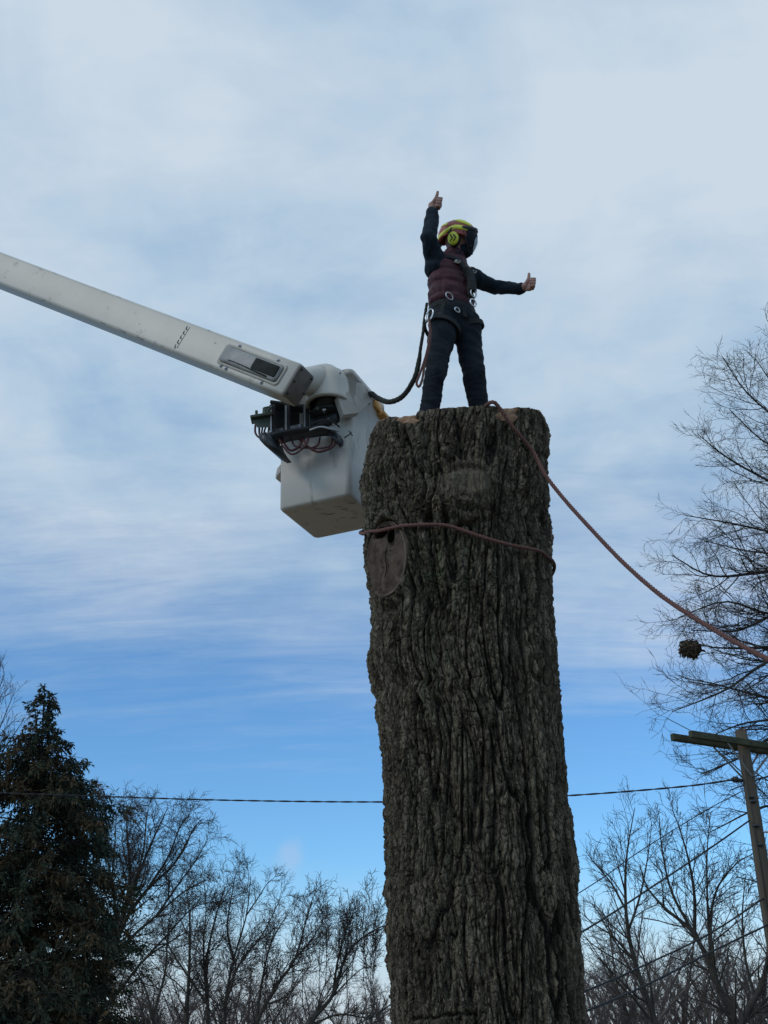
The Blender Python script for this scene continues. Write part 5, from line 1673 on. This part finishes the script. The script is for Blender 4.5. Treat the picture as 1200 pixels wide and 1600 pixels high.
def conifer(name, base, top, radius_fn, nb, per, seed, label, mat, droop=0.5, leaf=(0.16, 0.035), z0=0.3, lean=(0, 0), upl=0.0, flat=1.0, spray=5):
    rg = np.random.default_rng(seed)
    base = np.array(base, float); H = top
    root = thing(name, base, label, 'tree')
    mb = MB()
    tr = [base + [lean[0] * t, lean[1] * t, H * t] for t in np.linspace(0, 1, 12)]
    mb.tube(tr, np.linspace(0.16, 0.012, 12), 8)
    mb.build('trunk', MAT['limb'], root)
    t = np.sort(rg.beta(1.1, 1.05, nb)) * (1 - z0 / H) + z0 / H
    az = rg.uniform(0, 2 * np.pi, nb)
    clump = 1 + 0.38 * pn(np.cos(az) * 1.9 + 4, np.sin(az) * 1.9, t * 10) + 0.16 * rg.normal(size=nb)
    Rb = radius_fn(t) * np.clip(clump, 0.35, 1.5)
    S0 = base + np.stack([lean[0] * t, lean[1] * t, H * t], -1)
    D0 = np.stack([np.cos(az), np.sin(az), np.full(nb, upl) + 0.1 * rg.normal(size=nb)], -1)
    P, R = grow(rg, S0, D0, Rb, np.full(nb, 0.028) * (0.3 + Rb / Rb.max()), np.full(nb, 0.004), 8, 0.06, -droop * 0.12)
    # tips turn up again
    mb = MB(); V, Q = tubes(P, R, 3); mb.add(V, Q); mb.build('branches', MAT['limb'], root)
    # sprays: secondary twigs
    n, K = P.shape[:2]
    m = per
    u = rg.beta(1.8, 0.9, (n, m)); f = u * (K - 1); i = np.minimum(f.astype(int), K - 2); w = f - i
    ix = np.arange(n)[:, None]
    p = P[ix, i] * (1 - w)[..., None] + P[ix, i + 1] * w[..., None]
    tg = P[ix, i + 1] - P[ix, i]; tg /= np.linalg.norm(tg, axis=2)[..., None]
    dirv = tg * 0.7 + rg.normal(0, 0.55, tg.shape) * np.array([1, 1, flat])
    dirv[..., 2] -= droop * 0.6
    dirv /= np.linalg.norm(dirv, axis=2)[..., None]
    p = p.reshape(-1, 3); dirv = dirv.reshape(-1, 3)
    sl = leaf[0] * 2.2 * rg.uniform(0.5, 1.2, len(p)) * np.repeat(np.clip(Rb / np.median(Rb), 0.35, 1.1), m)
    keep = rg.random(len(p)) < np.repeat(np.clip(Rb / (0.55 * Rb.max()), 0.05, 1.0) ** 1.3, m)
    p, dirv, sl = p[keep], dirv[keep], sl[keep]
    pts, drs, ls = [], [], []
    for k in range(spray):
        q = p + dirv * (sl * (k + 0.5) / spray)[:, None]
        q[:, 2] -= droop * 0.25 * sl * ((k + 0.5) / spray) ** 2
        dd = dirv + rg.normal(0, 0.45, dirv.shape); dd[:, 2] -= droop * 0.5
        pts.append(q); drs.append(dd); ls.append(leaf[0] * rg.uniform(0.6, 1.3, len(p)))
    pts, drs, ls = np.vstack(pts), np.vstack(drs), np.concatenate(ls)
    V, Q = leaf_cloud(rg, pts, drs, ls, leaf[1] * rg.uniform(0.6, 1.3, len(ls)))
    me = mesh_from('crown', V, Q, None, False, MAT[mat])
    place('crown', me, root)
    return root


def build_evergreens():
    b = at(52, 1629, 28.0)
    zt = at(70, 1068, 28.0)[2]
    tx = at(70, 1068, 28.0)[0] - b[0]
    # fraction of height -> radius, from the photo's outline
    H = zt
    prof_py = [1070, 1085, 1105, 1120, 1150, 1165, 1190, 1240, 1300, 1380, 1450, 1530, 1620, 1700]
    prof_px = [3, 14, 26, 10, 34, 52, 70, 98, 108, 120, 126, 134, 142, 150]
    zz = np.array([at(60, y, 28.0)[2] for y in prof_py]) / H; rr = np.array(prof_px) * 0.93 / (F / 31.0)
    conifer('conifer_tree', (b[0], 28.0, 0), H, lambda t: np.interp(t, zz[::-1], rr[::-1]), 800, 34, 71,
            'tall dark conifer with rusty drooping foliage and a thin leader in the lower left', 'conifer', droop=0.75, leaf=(0.135, 0.022), z0=0.3, lean=(tx, 0), upl=0.15, spray=5)
    # pine behind, with flat dark boughs
    b = at(118, 1629, 33.0)
    H = at(118, 1300, 33.0)[2]
    conifer('pine_tree', (b[0], 33.0, 0), H, lambda t: np.interp(t, [0, 0.3, 0.6, 0.85, 1], [2.0, 2.0, 1.6, 1.0, 0.2]), 80, 46, 72,
            'dark green pine with flat boughs poking out between conifer and round crowned tree', 'pine', droop=0.10, leaf=(0.16, 0.018), z0=1.0, upl=0.05, flat=0.35, spray=4)
    # low evergreen mass in the corner
    b = at(20, 1629, 22.0)
    H = at(20, 1480, 22.0)[2]
    conifer('evergreen_shrub', (b[0], 22.0, 0), H, lambda t: np.interp(t, [0, 0.5, 0.8, 1], [1.5, 1.4, 0.9, 0.1]), 200, 20, 73,
            'low dark evergreen bush in front of the conifer at the bottom left corner', 'conifer', droop=0.7, leaf=(0.15, 0.028), z0=0.2, upl=0.1)


build_evergreens()


# ------------------------------------------------------------------ nest
def build_nest():
    rg = np.random.default_rng(81)
    c = at(1078, 1013, 21.95)
    n = 900
    d = rg.normal(size=(n, 3)); d /= np.linalg.norm(d, axis=1)[:, None]
    r = 0.185 * rg.uniform(0.4, 1.12, n) ** 0.6 * (1 + 0.35 * pn(d[:, 0] * 1.7 + 3, d[:, 1] * 1.7, d[:, 2] * 1.7))
    P = c + d * r[:, None] * [1.15, 1.0, 0.95]
    tg_ = np.cross(d, rg.normal(size=(n, 3)))
    dd = tg_ + d * 0.15 + [0, 0, -0.3]
    V, Q = leaf_cloud(rg, P, dd, rg.uniform(0.06, 0.12, n), rg.uniform(0.018, 0.036, n))
    mb = MB(); mb.add(V, Q)
    mb.ellipsoid(c, np.eye(3) * 0.11, 12, 8)
    tag(mb.build('squirrel_nest', MAT['nest_leaf'], None, smooth=False), 'brown ball shaped leaf nest on a twig above the cross-arms', 'nest')


build_nest()


# ------------------------------------------------------------------ utility pole and cables
def build_pole():
    Yp = 19.1
    top = at(1157, 1142, Yp); base = np.array([top[0], Yp, 0.0])
    root = thing('utility_pole', base, 'weathered wooden utility pole with double cross-arms at the right edge', 'pole')
    mb = MB(); pts, rr = [], []
    for k, t in enumerate(np.linspace(0, 1, 24)):
        pts.append(base + (top - base) * t + [0.012 * math.sin(t * 9), 0.01 * math.cos(t * 7), 0]); rr.append(0.150 - 0.050 * t)
    pts.append(top + [0, 0, 0.012]); rr.append(0.085)
    mb.tube(pts, rr, 20); mb.build('post', MAT['pole_wood'], root)
    dr = nrm([1, 0.58, 0]); pr = nrm([0.58, -1, 0]); Z = np.array([0, 0, 1.0])
    zc = at(1157, 1164, Yp)[2]
    for s, dz, L0 in ((1, 0.0, 1.42), (-1, 0.0, 1.56)):
        c = np.array([top[0], Yp, zc + dz]) + pr * s * 0.145
        mb = MB(); mb.box(c + dr * 0.03, [dr * L0, pr * 0.045, Z * 0.058], 0.008)
        arm = mb.build('cross_arm', MAT['arm_wood'], root, smooth=False)
        for x in (-1.1, -0.75, -0.42, 0.5, 0.9, 1.15):
            mb = MB(); p = c + dr * x; mb.tube([p + pr * s * 0.045, p + pr * s * 0.056], 0.016, 8)
            mb.build('bolt', MAT['black_metal'], arm)
        for e in (-1, 1):
            p0 = c + dr * e * 0.55 - Z * 0.06 + pr * s * 0.02; p1 = np.array([top[0], Yp, zc - 0.58]) + pr * s * 0.10
            mb = MB(); d = (p1 - p0) / 2; q = nrm(np.cross(d, pr)); mb.box((p0 + p1) / 2, [d, pr * 0.005, q * 0.017])
            mb.build('brace', MAT['scuff'], root, smooth=False)
    # through bolts and hardware
    mb = MB()
    for z in (zc, zc - 0.58):
        c = np.array([top[0], Yp, z]); mb.tube([c - pr * 0.24, c + pr * 0.24], 0.012, 8)
    mb.build('through_bolt', MAT['black_metal'], root)
    c = at(1151, 1218, Yp - 0.05)
    mb = MB(); mb.tube([c + [-0.10, 0, 0.0], c + [-0.06, 0, 0.0]], 0.03, 12); mb.tube([c + [-0.06, 0, 0], c + [0.02, 0, 0]], 0.055, 12); mb.tube([c, c + [0.1, 0.02, -0.02]], 0.035, 8)
    mb.build('insulator', MAT['black_metal'], root)
    for y_, dx in ((1245, 9), (1252, 12), (1290, 10), (1320, 12)):
        q = at(1167 + (y_ - 1245) * 0.16, y_, Yp - 0.12)
        mb = MB(); mb.box(q + [dx * 0.008, 0, 0], [np.array([0.05, 0, 0]), np.array([0, 0.03, 0]), np.array([0, 0, 0.02])], 0.005)
        mb.build('bracket', MAT['black_metal'], root)
    mb = MB(); q = at(1196, 1300, Yp - 0.05); mb.box(q, [np.array([0.12, 0, 0]), np.array([0, 0.03, 0]), np.array([0, 0, 0.012])], 0.004)
    mb.build('bracket', MAT['grey_metal'], root)
    # ground wire down the pole
    mb = MB(); mb.tube([base + (top - base) * t + np.array([-0.06, -0.152 + 0.05 * t, 0]) for t in np.linspace(0, 0.93, 14)], 0.006, 6)
    mb.build('ground_wire', MAT['cable'], root)
    # wire on the pole top going right
    def cable(pts, r, label, tw=None, n=160, strands=2):
        mb = twisted(pts, r, n, strands, tw, sides=6, rs=np.full(n, r * 0.72)) if tw else None
        if mb is None:
            mb = MB(); mb.tube(spline(pts, n), r, 6)
        tag(mb.build('power_cable', MAT['cable']), label, 'cable')
    # twisted service drop crossing behind the trunk
    cable([at(-260, 1226, 22.5), at(0, 1239, 22.2), at(150, 1244, 22), at(300, 1249, 21.7), at(450, 1252, 21.4), at(600, 1253, 21), at(740, 1251, 20.6), at(890, 1243, 20.2), at(1000, 1235, 19.8), at(1085, 1227, 19.5), at(1148, 1218, 19.1)],
          0.0145, 'twisted dark cable crossing the whole photo behind the trunk', tw=0.62, n=1100)
    cable([at(1157, 1140, 19.1), at(1200, 1139, 19.4), at(1400, 1135, 21)], 0.016, 'short straight wire leaving the pole top to the right')
    cable([at(560, 1600, 15), at(905, 1395, 17), at(1000, 1330, 17.8), at(1100, 1268, 18.6), at(1160, 1236, 19.1)], 0.008, 'thin upper wire slanting from the trunk up to the pole')
    cable([at(560, 1660, 14), at(908, 1457, 16.5), at(1020, 1385, 17.5), at(1110, 1325, 18.4), at(1171, 1282, 19.0)], 0.014, 'thicker second wire from the top slanting up from trunk to pole')
    cable([at(560, 1690, 14), at(916, 1548, 16.3), at(1020, 1502, 17.3), at(1110, 1458, 18.2), at(1193, 1404, 19.0)], 0.014, 'third wire from the top slanting through bare twigs up to the pole')
    cable([at(560, 1720, 14), at(920, 1578, 16.2), at(1020, 1534, 17.2), at(1110, 1488, 18.2), at(1200, 1445, 19.0)], 0.016, 'lowest slanting cable right of the trunk reaching the pole shaft')


build_pole()
